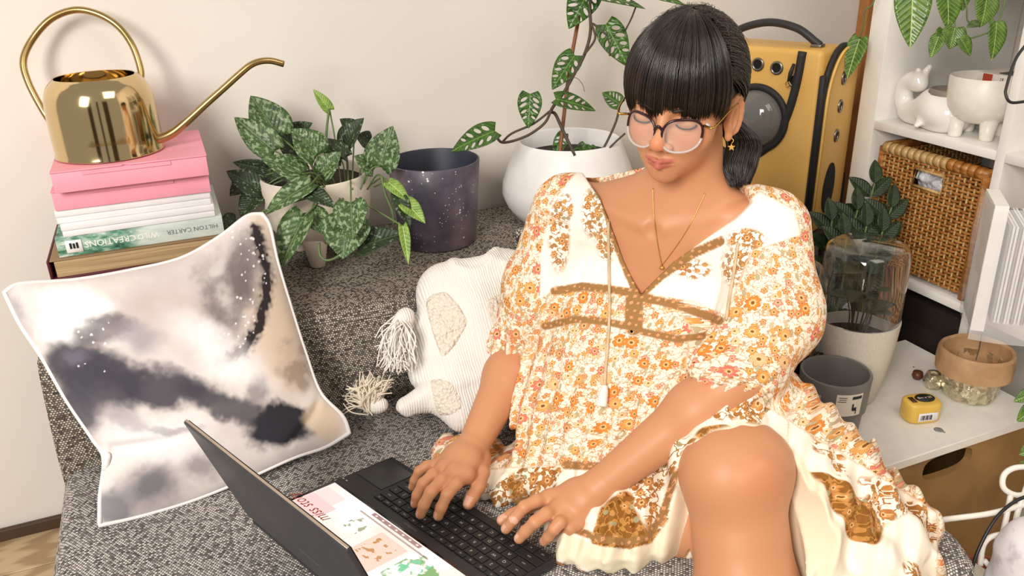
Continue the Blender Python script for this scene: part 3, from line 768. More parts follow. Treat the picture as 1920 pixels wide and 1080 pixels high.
# small book and a teal box behind the bowl
t = NT('book_cover'); M_bkw = plain('white_cover', 'e9e2d8', .4, .02)
sb = thing('small_book', 'small thick book with white spine lying on books behind the bowl', 'book', (1.60, 1.10, ZS))
add('block', *rbox(1.50, 1.70, 1.066, 1.20, ZS+.0975, ZS+.122, .002), M_bkw, sb, angle=40)
add('cover_print', *rbox(1.4985, 1.4999, 1.165, 1.185, ZS+.099, ZS+.1205, 0), plain('red_print', 'b8452e', .5), sb, smooth=False)
v, f = textmesh('il book', .02); v, f = place((v, f), (1.4992, 1.12, ZS+.109), (0, -1, 0), (0, 0, 1)); add('lettering', v, f, plain('brown_print', '4a2f20', .5, 0), sb, smooth=False)
add('cover_print', *rbox(1.51, 1.69, 1.072, 1.16, ZS+.1222, ZS+.1235, 0), plain('dark_print', '4a4541', .4), sb, smooth=False)
b2 = thing('book_stack_box', 'teal-edged box lying behind the whale planter', 'box', (1.62, 1.13, ZS))
add('box', *rbox(1.54, 1.74, 1.066, 1.24, ZS+.0005, ZS+.078, .002), M_bkw, b2, angle=40)
add('lid', *rbox(1.535, 1.745, 1.066, 1.245, ZS+.0785, ZS+.0968, .002), plain('teal_lid', '4f9a80', .5), b2, angle=40)

# hanging heart-leaf plant at the top of the shelf
hp = thing('heartleaf_vine', 'trailing heart-leaf vine hanging over the top of the shelf', 'plant', at(1800, 0, 1.40))
def pleaf(parent, m, b, t_, w, d0, d1=None, hint=None, **kw):
    d1 = d0 if d1 is None else d1
    h = -FW if hint is None else -FW+RT*hint[0]+UP*hint[1]
    return leaf(at(*b, d0), at(*t_, d1), w*(d0+d1)/2/F, m, parent, h, **kw)
for b, t_, w, d, h in (((1712, -30), (1708, 88), 66, 1.40, (-.3, .2)), ((1775, -25), (1782, 55), 56, 1.42, (.1, .3)), ((1850, -5), (1842, 50), 50, 1.40, (.2, .3)), ((1868, 42), (1864, 112), 44, 1.38, (.3, .1)), ((1760, 68), (1745, 108), 26, 1.41, (-.4, 0)), ((1790, 52), (1782, 92), 44, 1.42, (0, .3)), ((1800, 72), (1822, 104), 36, 1.40, (.3, .2)), ((1800, -30), (1808, 20), 40, 1.45, (0, .4)), ((1835, 44), (1812, 50), 22, 1.44, (0, .9)), ((1768, 55), (1760, 80), 24, 1.44, (0, .2))):
    pleaf(hp, M_phleaf, b, t_, w, d, hint=h, curl=.12, fold=.1)
for pts in (((1800, -30), (1812, 10), (1815, 40), (1838, 50)), ((1790, 60), (1815, 72), (1852, 62)), ((1775, -30), (1782, 0), (1790, 50), (1768, 60)), ((1890, -20), (1876, 30), (1866, 45))):
    add('stem', *tube(crs([at(u, v_, 1.425) for u, v_ in pts], 6), .0016, 6), M_stem, hp)
# leaf of the vine beside the wooden trim
pleaf(hp, M_phleaf, (1612, 72), (1588, 145), 36, 1.75, hint=(-.4, .2), name='leaf')
add('stem', *tube(crs([at(1645, -20, 1.70), at(1636, 8, 1.71), at(1622, 20, 1.72), at(1620, 45, 1.73), at(1612, 72, 1.75)], 6), .0016, 6), M_stem, hp)

# clear plastic sleeve with printed sheets
M_plastic = NT('clear_plastic_film'); t = M_plastic
nz = t.noise(t.obj(), 9, 3); t.bump(nz, .4, .01)
M_plastic = t.out((.95, .96, 1), .08, Alpha=.32, Specular_IOR_Level=.9)
# a rack: stacked white cards seen edge on, in a film sleeve
a_ = at(1893, 425, 1.30); b_ = at(1855, 604, 1.36)
dn = nrm(b_-a_); Lc = np.linalg.norm(b_-a_); gx = nrm(RT*.92+FW*-.39-dn*(dn@(RT*.92+FW*-.39))); gn = nrm(np.cross(gx, dn))
if gn@FW < 0: gn = -gn
sl = thing('record_sleeve_pack', 'pack of thin white cards in a clear plastic sleeve at the right edge', 'cards', a_)
for k in range(16):
    o = a_+gx*(k*.0048+.0008)+gn*(.002*(k % 2)); w_ = .0032
    v = np.array([o, o+gx*w_, o+gx*w_+dn*Lc, o+dn*Lc]); v = np.concatenate([v, v+gn*.12]); f = [[0, 3, 2, 1], [4, 5, 6, 7], [0, 1, 5, 4], [1, 2, 6, 5], [2, 3, 7, 6], [3, 0, 4, 7]]
    add('card', v, f, plain('card_edge', 'e4e0dc', .5, .04) if k % 3 else plain('card_edge_dark', '8f8c88', .5, .04), sl, smooth=False)
o = a_-gx*.028-dn*.03+gn*-.012; w_ = .12; h_ = Lc+.06; nn = 14
G = np.stack(np.meshgrid(np.linspace(0, 1, nn), np.linspace(0, 1, nn), indexing='ij'), -1)
Pp = o+G[..., :1]*gx*w_+G[..., 1:]*dn*h_+gn*(.006*fbm(np.c_[G.reshape(-1, 2)*3, np.zeros(nn*nn)], 2).reshape(nn, nn, 1))
add('plastic_sleeve', *gridmesh(Pp), M_plastic, sl)
Ps = o+gx*.0+G[..., 1:]*dn*h_+G[..., :1]*gn*.14+gx*(.005*fbm(np.c_[G.reshape(-1, 2)*3+5, np.zeros(nn*nn)], 2).reshape(nn, nn, 1))
add('plastic_side', *gridmesh(Ps), M_plastic, sl)
v = np.array([o+gx*.004, o+gx*.024, o+gx*.024+dn*h_*.96, o+gx*.004+dn*h_*.96])+gn*.02; v = np.concatenate([v, v+gn*.11])
add('white_board', v, [[0, 3, 2, 1], [4, 5, 6, 7], [0, 1, 5, 4], [1, 2, 6, 5], [2, 3, 7, 6], [3, 0, 4, 7]], M_white, sl, smooth=False)

# black cord hanging at the top right
cp = crs([at(u, v_, 1.22) for u, v_ in ((1935, 70), (1905, 110), (1888, 160), (1886, 178), (1896, 192), (1925, 190))], 8)
tag(add('cable', *tube(cp, .0022, 8), plain('black_rubber', '1c1a1c', .4, 0)), 'thin black cable looping down at the top right edge', 'cable')

# ---- lower right corner: wire rack with pots
M_wire = plain('white_wire', 'ebe6de', .35, .02)
wr = thing('wire_plant_stand', 'white wire stand in the bottom right corner', 'stand', onz(1880, 1060, .0))
for pts, r in ((((1640, 1000), (1760, 976), (1860, 962), (1940, 940)), .0042), (((1935, 874), (1900, 878), (1882, 892), (1882, 915), (1905, 928), (1935, 925)), .0042), (((1895, 928), (1880, 1000), (1860, 1060), (1850, 1100)), .004), (((1838, 1060), (1845, 1020), (1870, 1003), (1930, 1002)), .004), (((1845, 1050), (1870, 1078), (1900, 1100)), .004), (((1930, 900), (1908, 960), (1900, 1005)), .004)):
    add('wire', *tube(crs([at(u, v_, 1.20) for u, v_ in pts], 8), r, 8), M_wire, wr)
pc2 = at(1780, 1075, 1.36); pc2[2] = .09
pt2 = pot('cream_floor_pot', 'large cream pot on the floor behind the sofa corner', 'pot', (pc2[0], pc2[1], .0), [(0, 0), (.07, 0), (.09, .10), (.097, .175), (.093, .178), (.086, .16), (0, .12)], M_stone, soil=None)
tc2 = at(1876, 1045, 1.42)
pt3 = pot('terracotta_pot', 'small terracotta pot inside the white wire stand', 'pot', (tc2[0]+.02, tc2[1]+.02, .0), [(0, 0), (.04, 0), (.05, .09), (.055, .09), (.056, .12), (.05, .12), (.045, .08), (0, .08)], plain('terracotta', '9c5a35', .7, .06), soil=None)
t = NT('white_fabric_bag'); nz = t.noise(t.obj(), 40, 3); M_bagw = t.out(t.ramp(nz, [(.55, hexc('e8e5ea')), (.75, hexc('b9b4c4'))]), .6)
wb = at(1935, 1060, 1.13)
S = Sdf(); S.ell(wb, (.038, .05, .075), k=.02).ell(wb+[.01, 0, -.06], (.045, .055, .05), k=.02); S.add(lambda P: .006*fbm(P*25, 2), wb, .2, .01, 'disp')
v, f = S.mesh(wb-[.07, .08, .14], wb+[.07, .08, .10], .005)
tag(add('white_bag', v, f, M_bagw), 'white speckled bag at the bottom right corner', 'bag')
tag(add('cable', *tube(crs([at(u, v_, 1.17) for u, v_ in ((1940, 925), (1900, 942), (1865, 975), (1835, 1030), (1815, 1090))], 8), .0024, 8), plain('black_rubber', '1c1a1c', .4, 0)), 'thin black cable running down past the wire stand', 'cable')
ep = thing('leafy_plant', 'bright green leaves poking in at the right edge above the wire stand', 'plant', at(1935, 820, 1.2))
pleaf(ep, M_phleaf, (1945, 735), (1902, 752), 30, 1.2, hint=(0, .5)); pleaf(ep, M_phleaf, (1940, 765), (1908, 790), 32, 1.21, hint=(0, .5)); pleaf(ep, M_phleaf, (1945, 840), (1912, 852), 34, 1.2, hint=(0, .5)); pleaf(ep, M_phleaf, (1940, 870), (1914, 866), 20, 1.21, hint=(0, .3))
add('stem', *tube(crs([at(1945, 735, 1.2), at(1950, 800, 1.2), at(1945, 870, 1.21)], 5), .002, 6), M_stem, ep)
# ============================================================ STACK OF BOXES AND BOOKS ON THE SOFA BACK
SX0, SY0 = -.195, 1.492
def M_col(n, h, r=.5, **k): return plain(n, h, r, .03, 20, **k)
M_pink = M_col('pink_card', 'f09fb2', .55); M_pinkd = M_col('pink_card_edge', 'c97488', .6)
lv = [.6045, .672, .708, .743, .766, .789, .823, .859]
def yaw(vf, c, a): v, f = vf; return xf((v-np.array([c[0], c[1], 0]), f), rz=a, loc=(c[0], c[1], 0))
sc_ = (-.09, 1.60)
# lower hidden book, old brown book
lowb = thing('storage_book', 'thick book at the very bottom of the stack behind the cushion', 'book', (*sc_, lv[0]))
add('block', *yaw(rbox(-.225, .035, 1.50, 1.70, lv[0]+.001, lv[1]-.0005, .003), sc_, .0), M_col('dull_cover', '6b5a4c'), lowb, angle=40)
t = NT('old_page_block'); nz = t.noise(t.vm('MULTIPLY', t.obj(), (6, 6, 500)), 1.0, 3); M_oldp = t.out(t.ramp(nz, [(.3, hexc('8d734f')), (.7, hexc('c7ab82'))]), .8)
ob = thing('old_book', 'old book with brown page edges and dark red cover under the green book', 'book', (*sc_, lv[1]))
add('cover', *rbox(-.232, .048, 1.487, 1.70, lv[1], lv[1]+.0035, .001), M_col('maroon_cover', '511324'), ob, angle=40)
add('pages', *rbox(-.226, .045, 1.490, 1.696, lv[1]+.0036, lv[2]-.003, .001), M_oldp, ob, angle=40)
add('cover', *rbox(-.232, .048, 1.487, 1.70, lv[2]-.0029, lv[2]-.0004, .001), M_col('brown_cover', '8a6f4d'), ob, angle=40)
add('spine', *rbox(-.2365, -.2325, 1.487, 1.70, lv[1], lv[2]-.0004, .0015), M_col('maroon_cover', '511324'), ob, angle=40)
# green and white hardback
t = NT('jungle_cover'); u_ = t.obj(); nz = t.noise(t.vm('MULTIPLY', u_, (22, 22, 60)), 1.0, 4, .7)
s_ = t.node('ShaderNodeSeparateXYZ', {0: u_}); base = t.ramp(nz, [(.30, hexc('1e3a33')), (.45, hexc('4f8a70')), (.55, hexc('a9c3b4')), (.65, hexc('dfe6e0'))])
M_jungle = t.out(t.mix(t.smooth(s_.outputs[0], -.03, .03), base, t.mix(.8, base, hexc('d5ddd8'))), .35)
gb = thing('green_book', 'green and white leafy hardback with a price sticker on its spine', 'book', (*sc_, lv[2]))
add('cover', *rbox(-.2165, .051, 1.498, 1.712, lv[2], lv[2]+.0025, .0008), M_jungle, gb, angle=40)
add('cover', *rbox(-.2165, .051, 1.498, 1.712, lv[3]-.0029, lv[3]-.0004, .0008), M_jungle, gb, angle=40)
add('spine', *rbox(-.2165, .051, 1.4955, 1.4995, lv[2], lv[3]-.0004, .0012), M_jungle, gb, angle=40)
add('pages', *rbox(-.213, .047, 1.5, 1.708, lv[2]+.0026, lv[3]-.003, .001), M_col('page_white', 'e3dfd6'), gb, angle=40)
zc = (lv[2]+lv[3])/2
def spine_text(s, size, x, m, par): # lettering stands on its head, as in the photograph
    v, f = textmesh(s, size); v, f = place((v, f), (x, 1.4952, zc), (-1, 0, 0), (0, 0, -1), (0, -1, 0)); add('lettering', v, f, m, par, smooth=False)
spine_text('HILTON CARTER', .0112, -.001, M_col('slate_print', '5d6b6c'), gb)
spine_text('WILD', .0140, -.074, plain('pale_print', 'f6f6f2', .5, 0), gb)
spine_text('CREATIONS', .0150, -.134, plain('pale_print', 'f6f6f2', .5, 0), gb)
add('price_sticker', *rbox(-.203, -.178, 1.4938, 1.4948, zc-.011, zc+.0105, .0002, 1), M_col('sticker_white', 'f1eff0'), gb)
for k in range(3): add('sticker_print', *rbox(-.197+k*.005, -.1936+k*.005, 1.4930, 1.4937, zc-.004, zc+.006-.001*(k % 2), 0), M_ink, gb, smooth=False)
M_mag = M_col('white_card', 'e9e8ea')
for i, (z0, z1, x0, x1, y0, a) in enumerate(((lv[3], lv[4], -.203, .040, 1.494, .004), (lv[4], lv[5], -.206, .038, 1.497, -.006))):
    wb_ = thing('white_box', ('lower', 'upper')[i]+' of the two flat white boxes between pink boxes and green book', 'box', (*sc_, z0), group='flat white boxes')
    add('base', *yaw(rbox(x0, x1, y0, 1.70, z0, z0+(z1-z0)*.45, .001), sc_, a), M_mag, wb_, angle=40)
    add('lid', *yaw(rbox(x0-.0008, x1+.0008, y0-.0008, 1.701, z0+(z1-z0)*.45+.0004, z1-.0005, .0015), sc_, a), M_mag, wb_, angle=40)
for i, (z0, z1, x0, x1, y0, y1, a) in enumerate(((lv[5], lv[6], -.203, .042, 1.492, 1.70, -.012), (lv[6], lv[7], -.196, .042, 1.474, 1.690, .0))):
    pb = thing('pink_box', ('lower pink cardboard mailer box resting on the white boxes', 'top pink cardboard mailer box that carries the watering can')[i], 'box', (*sc_, z0), group='pink mailer boxes')
    add('box_body', *yaw(rbox(x0, x1, y0, y1, z0, z1-.0032, .0012), sc_, a), M_pink, pb, angle=40)
    # lid with front tuck notch, corner flaps
    lidp = [(x0-.001, y0-.001), (-.09, y0-.001), (-.087, y0+.004), (-.081, y0+.004), (-.078, y0-.001), (x1+.001, y0-.001), (x1+.001, y1), (x0-.001, y1)]
    add('lid', *yaw(prism(lidp, z1-.0028, z1-.0004, .0006, 1), sc_, a), M_pink, pb, angle=40)
    add('tuck_flap', *yaw(rbox(-.15, -.015, y0-.0018, y0-.0002, z1-.010, z1-.0034, .0004, 1), sc_, a), M_pink, pb, angle=40)
    add('seam', *yaw(rbox(x0-.0012, x0-.0001, y0+.004, y1-.004, z1-.0034, z1-.0028, 0), sc_, a), M_pinkd, pb, smooth=False)

# ============================================================ WATERING CAN
t = NT('polished_brass'); t.bump(t.noise(t.obj(), 9, 2), .05, .004)
M_brass = t.out(hexc('d9c294'), .10, Metallic=1.0)
M_brass2 = plain('brushed_brass', 'b79c68', .28, .05, 60, metal=1.0)
wc = np.array([-.108, 1.578, lv[7]+.0002])
can = thing('watering_can', 'polished brass watering can with a big hoop handle on the pink box', 'watering can', wc)
zt = ony(197, 140, 1.578)[2]-wc[2]; Rb_, Rt_ = .0865, .0635
pr_ = [(0, .002), (Rb_-.004, 0), (Rb_+.0015, .0015), (Rb_+.0015, .004), (Rb_, .007), (Rb_+.001, .03), (Rb_, zt*.62), (Rb_-.003, zt*.78), (Rb_-.009, zt*.89), (Rb_-.017, zt*.965), (Rt_+.001, zt), (Rt_-.001, zt-.0006), (Rb_-.018, zt*.94), (Rb_-.01, zt*.8), (Rb_-.004, .01), (0, .008)]
pr_ = [pr_[0]]+pr_[1:6]+crs(pr_[5:11], 5).tolist()[1:]+pr_[11:]
add('can_body', *lathe(pr_, 96), M_brass, can, world=False, angle=55)
hp_ = [at(u, v_, d) for u, v_, d in ((264, 150, 1.500), (263, 128, 1.500), (248, 85, 1.495), (220, 48, 1.49), (180, 25, 1.48), (138, 19, 1.47), (95, 36, 1.46), (62, 72, 1.455), (44, 112, 1.45), (52, 152, 1.452), (78, 203, 1.46), (106, 246, 1.468))]
add('handle', *tube(crs(hp_, 6), .0060, 12), M_brass2, can)
a_ = ony(264, 150, 1.578); add('handle_tab', *tube([a_+[.0, 0, 0], a_+[-.014, 0, -.001]], .005, 10, flat=.5), M_brass2, can)
sp = [ony(u, v_, 1.55) for u, v_ in ((288, 262), (306, 258), (326, 248), (350, 228), (385, 196), (420, 165), (450, 138), (470, 122), (488, 115), (508, 114), (532, 120))]
sp = crs(sp, 6); add('spout', *tube(sp, np.interp(np.arange(len(sp)), [0, 12, 24, 45, len(sp)], [.0085, .0078, .0062, .0056, .0058]), 14), M_brass2, can)

# ============================================================ INK-WASH CUSHION
def edge_curve(pxs, n):
    """an edge of the cushion from its outline points (u, v, depth), evenly spaced"""
    P_ = crs([at(*q) for q in pxs], 12); s_ = np.r_[0, np.cumsum(np.linalg.norm(np.diff(P_, axis=0), axis=1))]; t_ = np.linspace(0, s_[-1], n)
    return np.stack([np.interp(t_, s_, P_[:, i]) for i in range(3)], 1)
cBL, cBR, cTR, cTL = onz(187, 985, .428), at(655, 812, 1.325), ony(492, 401, 1.405), ony(8, 548, 1.30)
dBL, dBR, dTR, dTL = [float(proj(q)[2]) for q in (cBL, cBR, cTR, cTL)]
def mixd(a, b, t): return a+(b-a)*t
def cushion_grid(n, thick, power=2.4):
    ft_ = lambda pts, a, b: [(u, v_, mixd(a, b, t)) for u, v_, t in pts]
    Bo = edge_curve(ft_([(187, 985, 0), (260, 968, .17), (360, 938, .38), (460, 898, .6), (550, 858, .79), (610, 838, .92), (655, 812, 1)], dBL, dBR), n)
    To = edge_curve(ft_([(8, 548, 0), (40, 532, .06), (140, 525, .27), (250, 506, .5), (340, 484, .68), (410, 445, .82), (462, 406, .94), (492, 401, 1)], dTL, dTR), n)
    Le = edge_curve(ft_([(187, 985, 0), (188, 930, .12), (195, 860, .27), (172, 820, .36), (125, 750, .52), (80, 672, .69), (38, 608, .85), (8, 548, 1)], dBL, dTL), n)
    Ri = edge_curve(ft_([(655, 812, 0), (642, 780, .07), (600, 735, .2), (572, 660, .38), (545, 575, .58), (520, 490, .79), (506, 425, .95), (492, 401, 1)], dBR, dTR), n)
    u = np.linspace(0, 1, n); U, V = np.meshgrid(u, u, indexing='ij'); a = U[..., None]; b = V[..., None]
    P = (1-b)*Bo[:, None]+b*To[:, None]+(1-a)*Le[None]+a*Ri[None]-((1-a)*(1-b)*Bo[0]+a*(1-b)*Bo[-1]+(1-a)*b*To[0]+a*b*To[-1])
    N = nrm(np.cross(cBR-cBL, cTL-cBL)); N = N if N@FW < 0 else -N
    bul = (1-np.abs(2*U-1)**power)**.7*(1-np.abs(2*V-1)**power)**.7
    return P+N*(thick*bul)[..., None], U, V, N, bul
n = 300
Pf, U, V, Nn, bul = cushion_grid(n, .062)
W_ = np.stack([U*3, V*3, U*0], -1)
fold = .006*fbm(W_*1.3+4, 3)*bul
cr1 = .010*np.exp(-((V-.27+.06*(U-.2))/.018)**2)*sstep(.02, .06, U)*sstep(.36, .16, U)
cr1 += .006*np.exp(-((V-.10-.5*(U-.82))/.02)**2)*sstep(.7, .8, U)*sstep(1, .93, U)
Pf = Pf+(fold-cr1)[..., None]*Nn
# painted cloth: blots laid out on the flat print, then worn by the cushion
LAY = proj(Pf-Nn*(.062*bul)[..., None]*.6)[..., :2]
wx = LAY[..., 0]+26*fbm(W_*2.2+9, 5)+7*fbm(W_*14, 3); wy = LAY[..., 1]+26*fbm(W_*2.2+31, 5)+7*fbm(W_*14+50, 3)
def blot(cx, cy, rx, ry, rot=0, soft=.35):
    c, s = math.cos(rot), math.sin(rot); x = (wx-cx)*c+(wy-cy)*s; y = -(wx-cx)*s+(wy-cy)*c
    return 1-sstep(1-soft, 1+soft*.3, np.sqrt((x/rx)**2+(y/ry)**2))
col = np.ones((n, n, 3))*np.array(hexc('e2d9d6'))
def paint(mask, h, a=1.0):
    global col; col = col*(1-(mask*a)[..., None])+np.array(hexc(h))*(mask*a)[..., None]
cloud = .5+.5*fbm(W_*1.8+70, 5); fine = .5+.5*fbm(W_*5+8, 4)
paint(sstep(.35, .75, cloud), 'c9bdbd', .6)
paint(blot(300, 570, 130, 60, -.1, .9), 'c5b6b4', .8); paint(blot(350, 610, 110, 70, .3, .8), 'c3b3ae', .6)
paint(blot(520, 620, 60, 150, -.2, .7), 'd5c2ad', .9); paint(blot(500, 440, 40, 60, -.2, .6), 'd9c8b6', .9)
paint(blot(145, 575, 75, 45, .2, .6), 'fbf9f8', 1.0); paint(blot(110, 620, 45, 40, 0, .7), 'faf8f8', .9)
paint(blot(35, 590, 28, 60, -.4, .7)*(.4+.6*fine), '8b8590', .8)
paint(blot(425, 550, 75, 115, .18, .55)*(.35+.65*sstep(.3, .75, fine)), '7d7172', .95)
paint(blot(455, 500, 45, 75, .0, .6), '6c6163', .7)
arc = np.array([(478, 432), (490, 470), (500, 520), (497, 570), (480, 625), (455, 660), (415, 684)], float); da = np.full(U.shape, 1e9)
for (x0, y0), (x1, y1) in zip(arc[:-1], arc[1:]):
    ex, ey = x1-x0, y1-y0; t_ = np.clip(((LAY[..., 0]-x0)*ex+(LAY[..., 1]-y0)*ey)/(ex*ex+ey*ey), 0, 1); da = np.minimum(da, np.hypot(LAY[..., 0]-x0-t_*ex, LAY[..., 1]-y0-t_*ey))
da = da+5*vnoise(W_*26); paint(1-sstep(3, 20, da), '4a4144', .8); paint(1-sstep(5, 10, da), '2c2629', .97)
# dark river
paint(blot(190, 620, 70, 34, -.1, .5)*(.55+.45*fine), '4c4a54', .9); paint(blot(265, 640, 60, 35, .3, .9), '8d8693', .6)
paint(blot(150, 690, 75, 60, .5, .45), '403e48', .95); paint(blot(205, 720, 90, 62, .3, .5), '45434d', .95); paint(blot(150, 675, 30, 28, .5, .9), '7d7889', .5)
paint(blot(300, 725, 140, 40, .12, .5), '42404a', .95); paint(blot(430, 765, 110, 30, .42, .5), '45434c', .9); paint(blot(160, 770, 40, 60, -.5, .6), '4a4954', .9)
paint(blot(525, 800, 78, 48, -.25, .3), '302f36', 1.0); paint(blot(480, 740, 26, 40, .3, .7), '6d6268', .7)
paint(blot(390, 640, 120, 42, .55, .9), 'f3f0f2', .8); paint(blot(440, 690, 90, 26, .5, .9), 'f5f1f0', .7)
paint(blot(330, 700, 70, 12, .15, .5)*fine, '8e8590', .4); paint(blot(555, 690, 42, 45, 0, .5)*(.3+.7*sstep(.4, .6, fine)), '8f7b6c', .75)
paint(blot(610, 790, 45, 50, 0, .6), 'd6c4ae', .95)
paint(blot(300, 830, 120, 60, .1, .7)*(.4+.6*cloud), 'eeeef1', .9); paint(blot(240, 790, 60, 22, .2, .8), '77747e', .5); paint(blot(330, 800, 60, 9, .1, .7), '6e6a75', .5)
paint(blot(280, 920, 70, 50, -.4, .8), '54565f', .85); paint(blot(210, 960, 45, 50, 0, .6), '64666f', .8); paint(blot(385, 880, 50, 26, -.3, .8), '5b5a63', .6)
for q in range(60):     # pale paint specks
    k_ = RNG.randint(0, 6); t_ = RNG.rand(); cx, cy_ = arc[k_]*(1-t_)+arc[k_+1]*t_; cx -= 55*RNG.rand()**2*(1 if k_ < 3 else .8); cy_ -= (0 if k_ < 3 else 45*RNG.rand()**2)
    if q > 46: cx, cy_ = 120+90*RNG.rand(), 590+110*RNG.rand()
    paint((np.hypot(LAY[..., 0]-cx, LAY[..., 1]-cy_) < 1.2+1.4*RNG.rand()).astype(float), 'eee8ea', .9)
t = NT('ink_wash_cotton'); t.bump(t.noise(t.obj(), 900, 1), .2, .0006)
M_inkc = t.out(t.attr('Paint', 'Color'), .8, Specular_IOR_Level=.2)
cu = thing('ink_cushion', 'square cushion with black, grey and cream ink-wash print on the sofa', 'cushion', cBL)
v, f = gridmesh(Pf)
if Nn@np.cross(Pf[1, 0]-Pf[0, 0], Pf[0, 1]-Pf[0, 0]) < 0: f = [q[::-1] for q in f]
o = add('front_cover', v, f, M_inkc, cu); attr(o, 'Paint', np.c_[col.reshape(-1, 3), np.ones(n*n)], 'FLOAT_COLOR')
Pb, *_ = cushion_grid(60, -.05)
v, f = gridmesh(Pb); add('back_cover', v, f, plain('cream_cotton', 'd8d0c8', .85, .03), cu)
edge = np.concatenate([Pf[:-1:4, 0], Pf[-1, :-1:4], Pf[-1:0:-4, -1], Pf[0, -1:0:-4]])
add('piping', *tube(edge, .0034, 8, closed=True), plain('white_piping', 'e9e6e6', .7, .02), cu)
lbp = Pf[2, 82]; add('care_tag', *tube(crs([Pf[1, 84]+Nn*-.002, Pf[6, 78]+Nn*.006, Pf[4, 70]+Nn*.005, Pf[1, 62]], 5), .005, 6, flat=.25), plain('tag_white', 'f0f0f2', .6, .02), cu)

# ============================================================ SCINDAPSUS IN A FOOTED POT
M_scin = leaf_mat('satin_leaf', hexc('273d1e'), hexc('45652f'), hexc('6b8259'), hexc('8fa37f'), rough=.45, amt=.47)
M_scin2 = leaf_mat('dark_satin_leaf', hexc('16220f'), hexc('2a3d1e'), hexc('475b39'), hexc('7d8f76'), rough=.5, amt=.40)
M_scin3 = leaf_mat('young_leaf', hexc('5a7a2c'), hexc('88a84a'), hexc('bcd083'), rough=.4)
fpc = np.array([.235, 1.585, .6045])
fp = thing('footed_plant_pot', 'off-white three-legged pot with the satin-leaf plant on the sofa back', 'planter', fpc)
M_cream = plain('cream_ceramic', 'e3d9cb', .4, .04, 40)
Zb = .038
add('bowl', *lathe([(0, Zb), (.045, Zb+.001), (.078, Zb+.012), (.097, Zb+.038), (.103, Zb+.075), (.104, .168), (.102, .171), (.096, .168), (.094, .14), (.08, .08), (0, .07)], 80), M_cream, fp, world=False, angle=60)
add('soil', *lathe([(0, .152), (.05, .155), (.094, .152), (.09, .145), (0, .145)], 48), M_soil, fp, world=False)
for ang in (-112, 8, 128):
    a = math.radians(ang); c = np.array([.062*math.cos(a), .062*math.sin(a), 0])
    add('leg', *lathe([(0, 0), (.012, .0), (.0145, .003), (.021, .035), (.027, Zb+.02), (0, Zb+.03)], 28, c), M_cream, fp, world=False)
sc = thing('satin_plant', 'satin-leaved plant with silver-mottled heart leaves in the footed pot', 'plant', fpc+[0, 0, .156])
LV = [((523, 255), (470, 178), 66, 1.60, 0, (.0, .5)), ((515, 283), (438, 218), 50, 1.58, 0, (-.3, .4)), ((545, 262), (580, 228), 40, 1.66, 1, (0, .4)), ((594, 292), (548, 240), 60, 1.52, 0, (.1, .6)), ((566, 326), (492, 292), 54, 1.50, 0, (.1, .8)),
      ((604, 326), (634, 284), 42, 1.52, 0, (.2, .5)), ((650, 294), (613, 258), 32, 1.56, 1, (.3, .9)), ((648, 270), (678, 220), 40, 1.62, 1, (-.2, .3)), ((700, 318), (668, 290), 42, 1.57, 0, (0, .7)), ((712, 312), (735, 236), 60, 1.56, 0, (.05, .3)),
      ((582, 346), (492, 396), 44, 1.46, 0, (-.2, .5)), ((574, 358), (628, 384), 32, 1.46, 1, (0, .6)), ((488, 354), (424, 320), 40, 1.56, 1, (-.2, .3)), ((484, 364), (448, 402), 42, 1.57, 1, (-.2, .2)), ((500, 318), (436, 304), 26, 1.60, 1, (-.3, 0)),
      ((572, 404), (522, 502), 62, 1.44, 0, (-.4, .3)), ((582, 398), (618, 438), 42, 1.45, 0, (.2, .4)), ((653, 412), (640, 482), 82, 1.41, 0, (.0, .3)), ((658, 380), (661, 446), 56, 1.385, 0, (.0, .3)), ((672, 466), (757, 432), 50, 1.42, 1, (.0, .6)),
      ((728, 342), (768, 374), 24, 1.45, 2, (0, .6)), ((745, 366), (770, 424), 28, 1.44, 1, (.3, .2)), ((757, 378), (797, 415), 30, 1.44, 2, (0, .6)), ((755, 424), (767, 492), 18, 1.40, 2, (.3, 0)), ((618, 206), (588, 167), 20, 1.58, 2, (.2, .2)),
      ((443, 415), (410, 424), 34, 1.56, 1, (0, .3)), ((555, 330), (510, 325), 40, 1.58, 1, (0, .6)), ((690, 268), (668, 255), 34, 1.68, 1, (0, .4)), ((520, 320), (470, 335), 40, 1.60, 1, (-.1, .5)), ((560, 290), (520, 235), 44, 1.66, 1, (.2, .4)), ((470, 340), (430, 365), 40, 1.60, 1, (-.2, .3)), ((640, 300), (600, 268), 34, 1.62, 1, (0, .5)), ((665, 246), (640, 222), 30, 1.66, 1, (0, .5))]
ST = []
rr = random.Random(8)
for i, (b, t_, w, d, mi, h) in enumerate(LV):
    pleaf(sc, (M_scin, M_scin2, M_scin3)[mi], b, t_, w*1.16, d+.0, d-.02, hint=h, curl=.10+.06*(i % 3), fold=.10+.03*(i % 4), wav=.006)
    bp_ = at(*b, d)
    if b[1] < 400:
        root = at(min(715, max(585, 640+.45*(b[0]-620))), 345+(i % 3)*5, 1.545+.01*(i % 4)); mid = (root+bp_)/2+UP*.012
        if b[1] > 330 or b[0] < 510: mid = (root+bp_)/2+UP*.02
    else: root = at(630+.3*(b[0]-630), 372, 1.475); mid = (root+bp_)/2-FW*.012
    add('stem', *tube(crs([root, mid, bp_], 6), .0017, 6), M_stem, sc)
for pts in (((598, 455), (600, 478), (612, 488), (632, 482), (640, 470)), ((715, 330), (722, 362), (735, 395), (738, 420)), ((612, 300), (612, 250), (617, 204))):
    dz = 1.42 if pts[0][1] > 400 else (1.46 if pts[0][0] > 700 else 1.57)
    add('stem', *tube(crs([at(u, v_, dz) for u, v_ in pts], 6), .0024, 7), M_stem, sc)

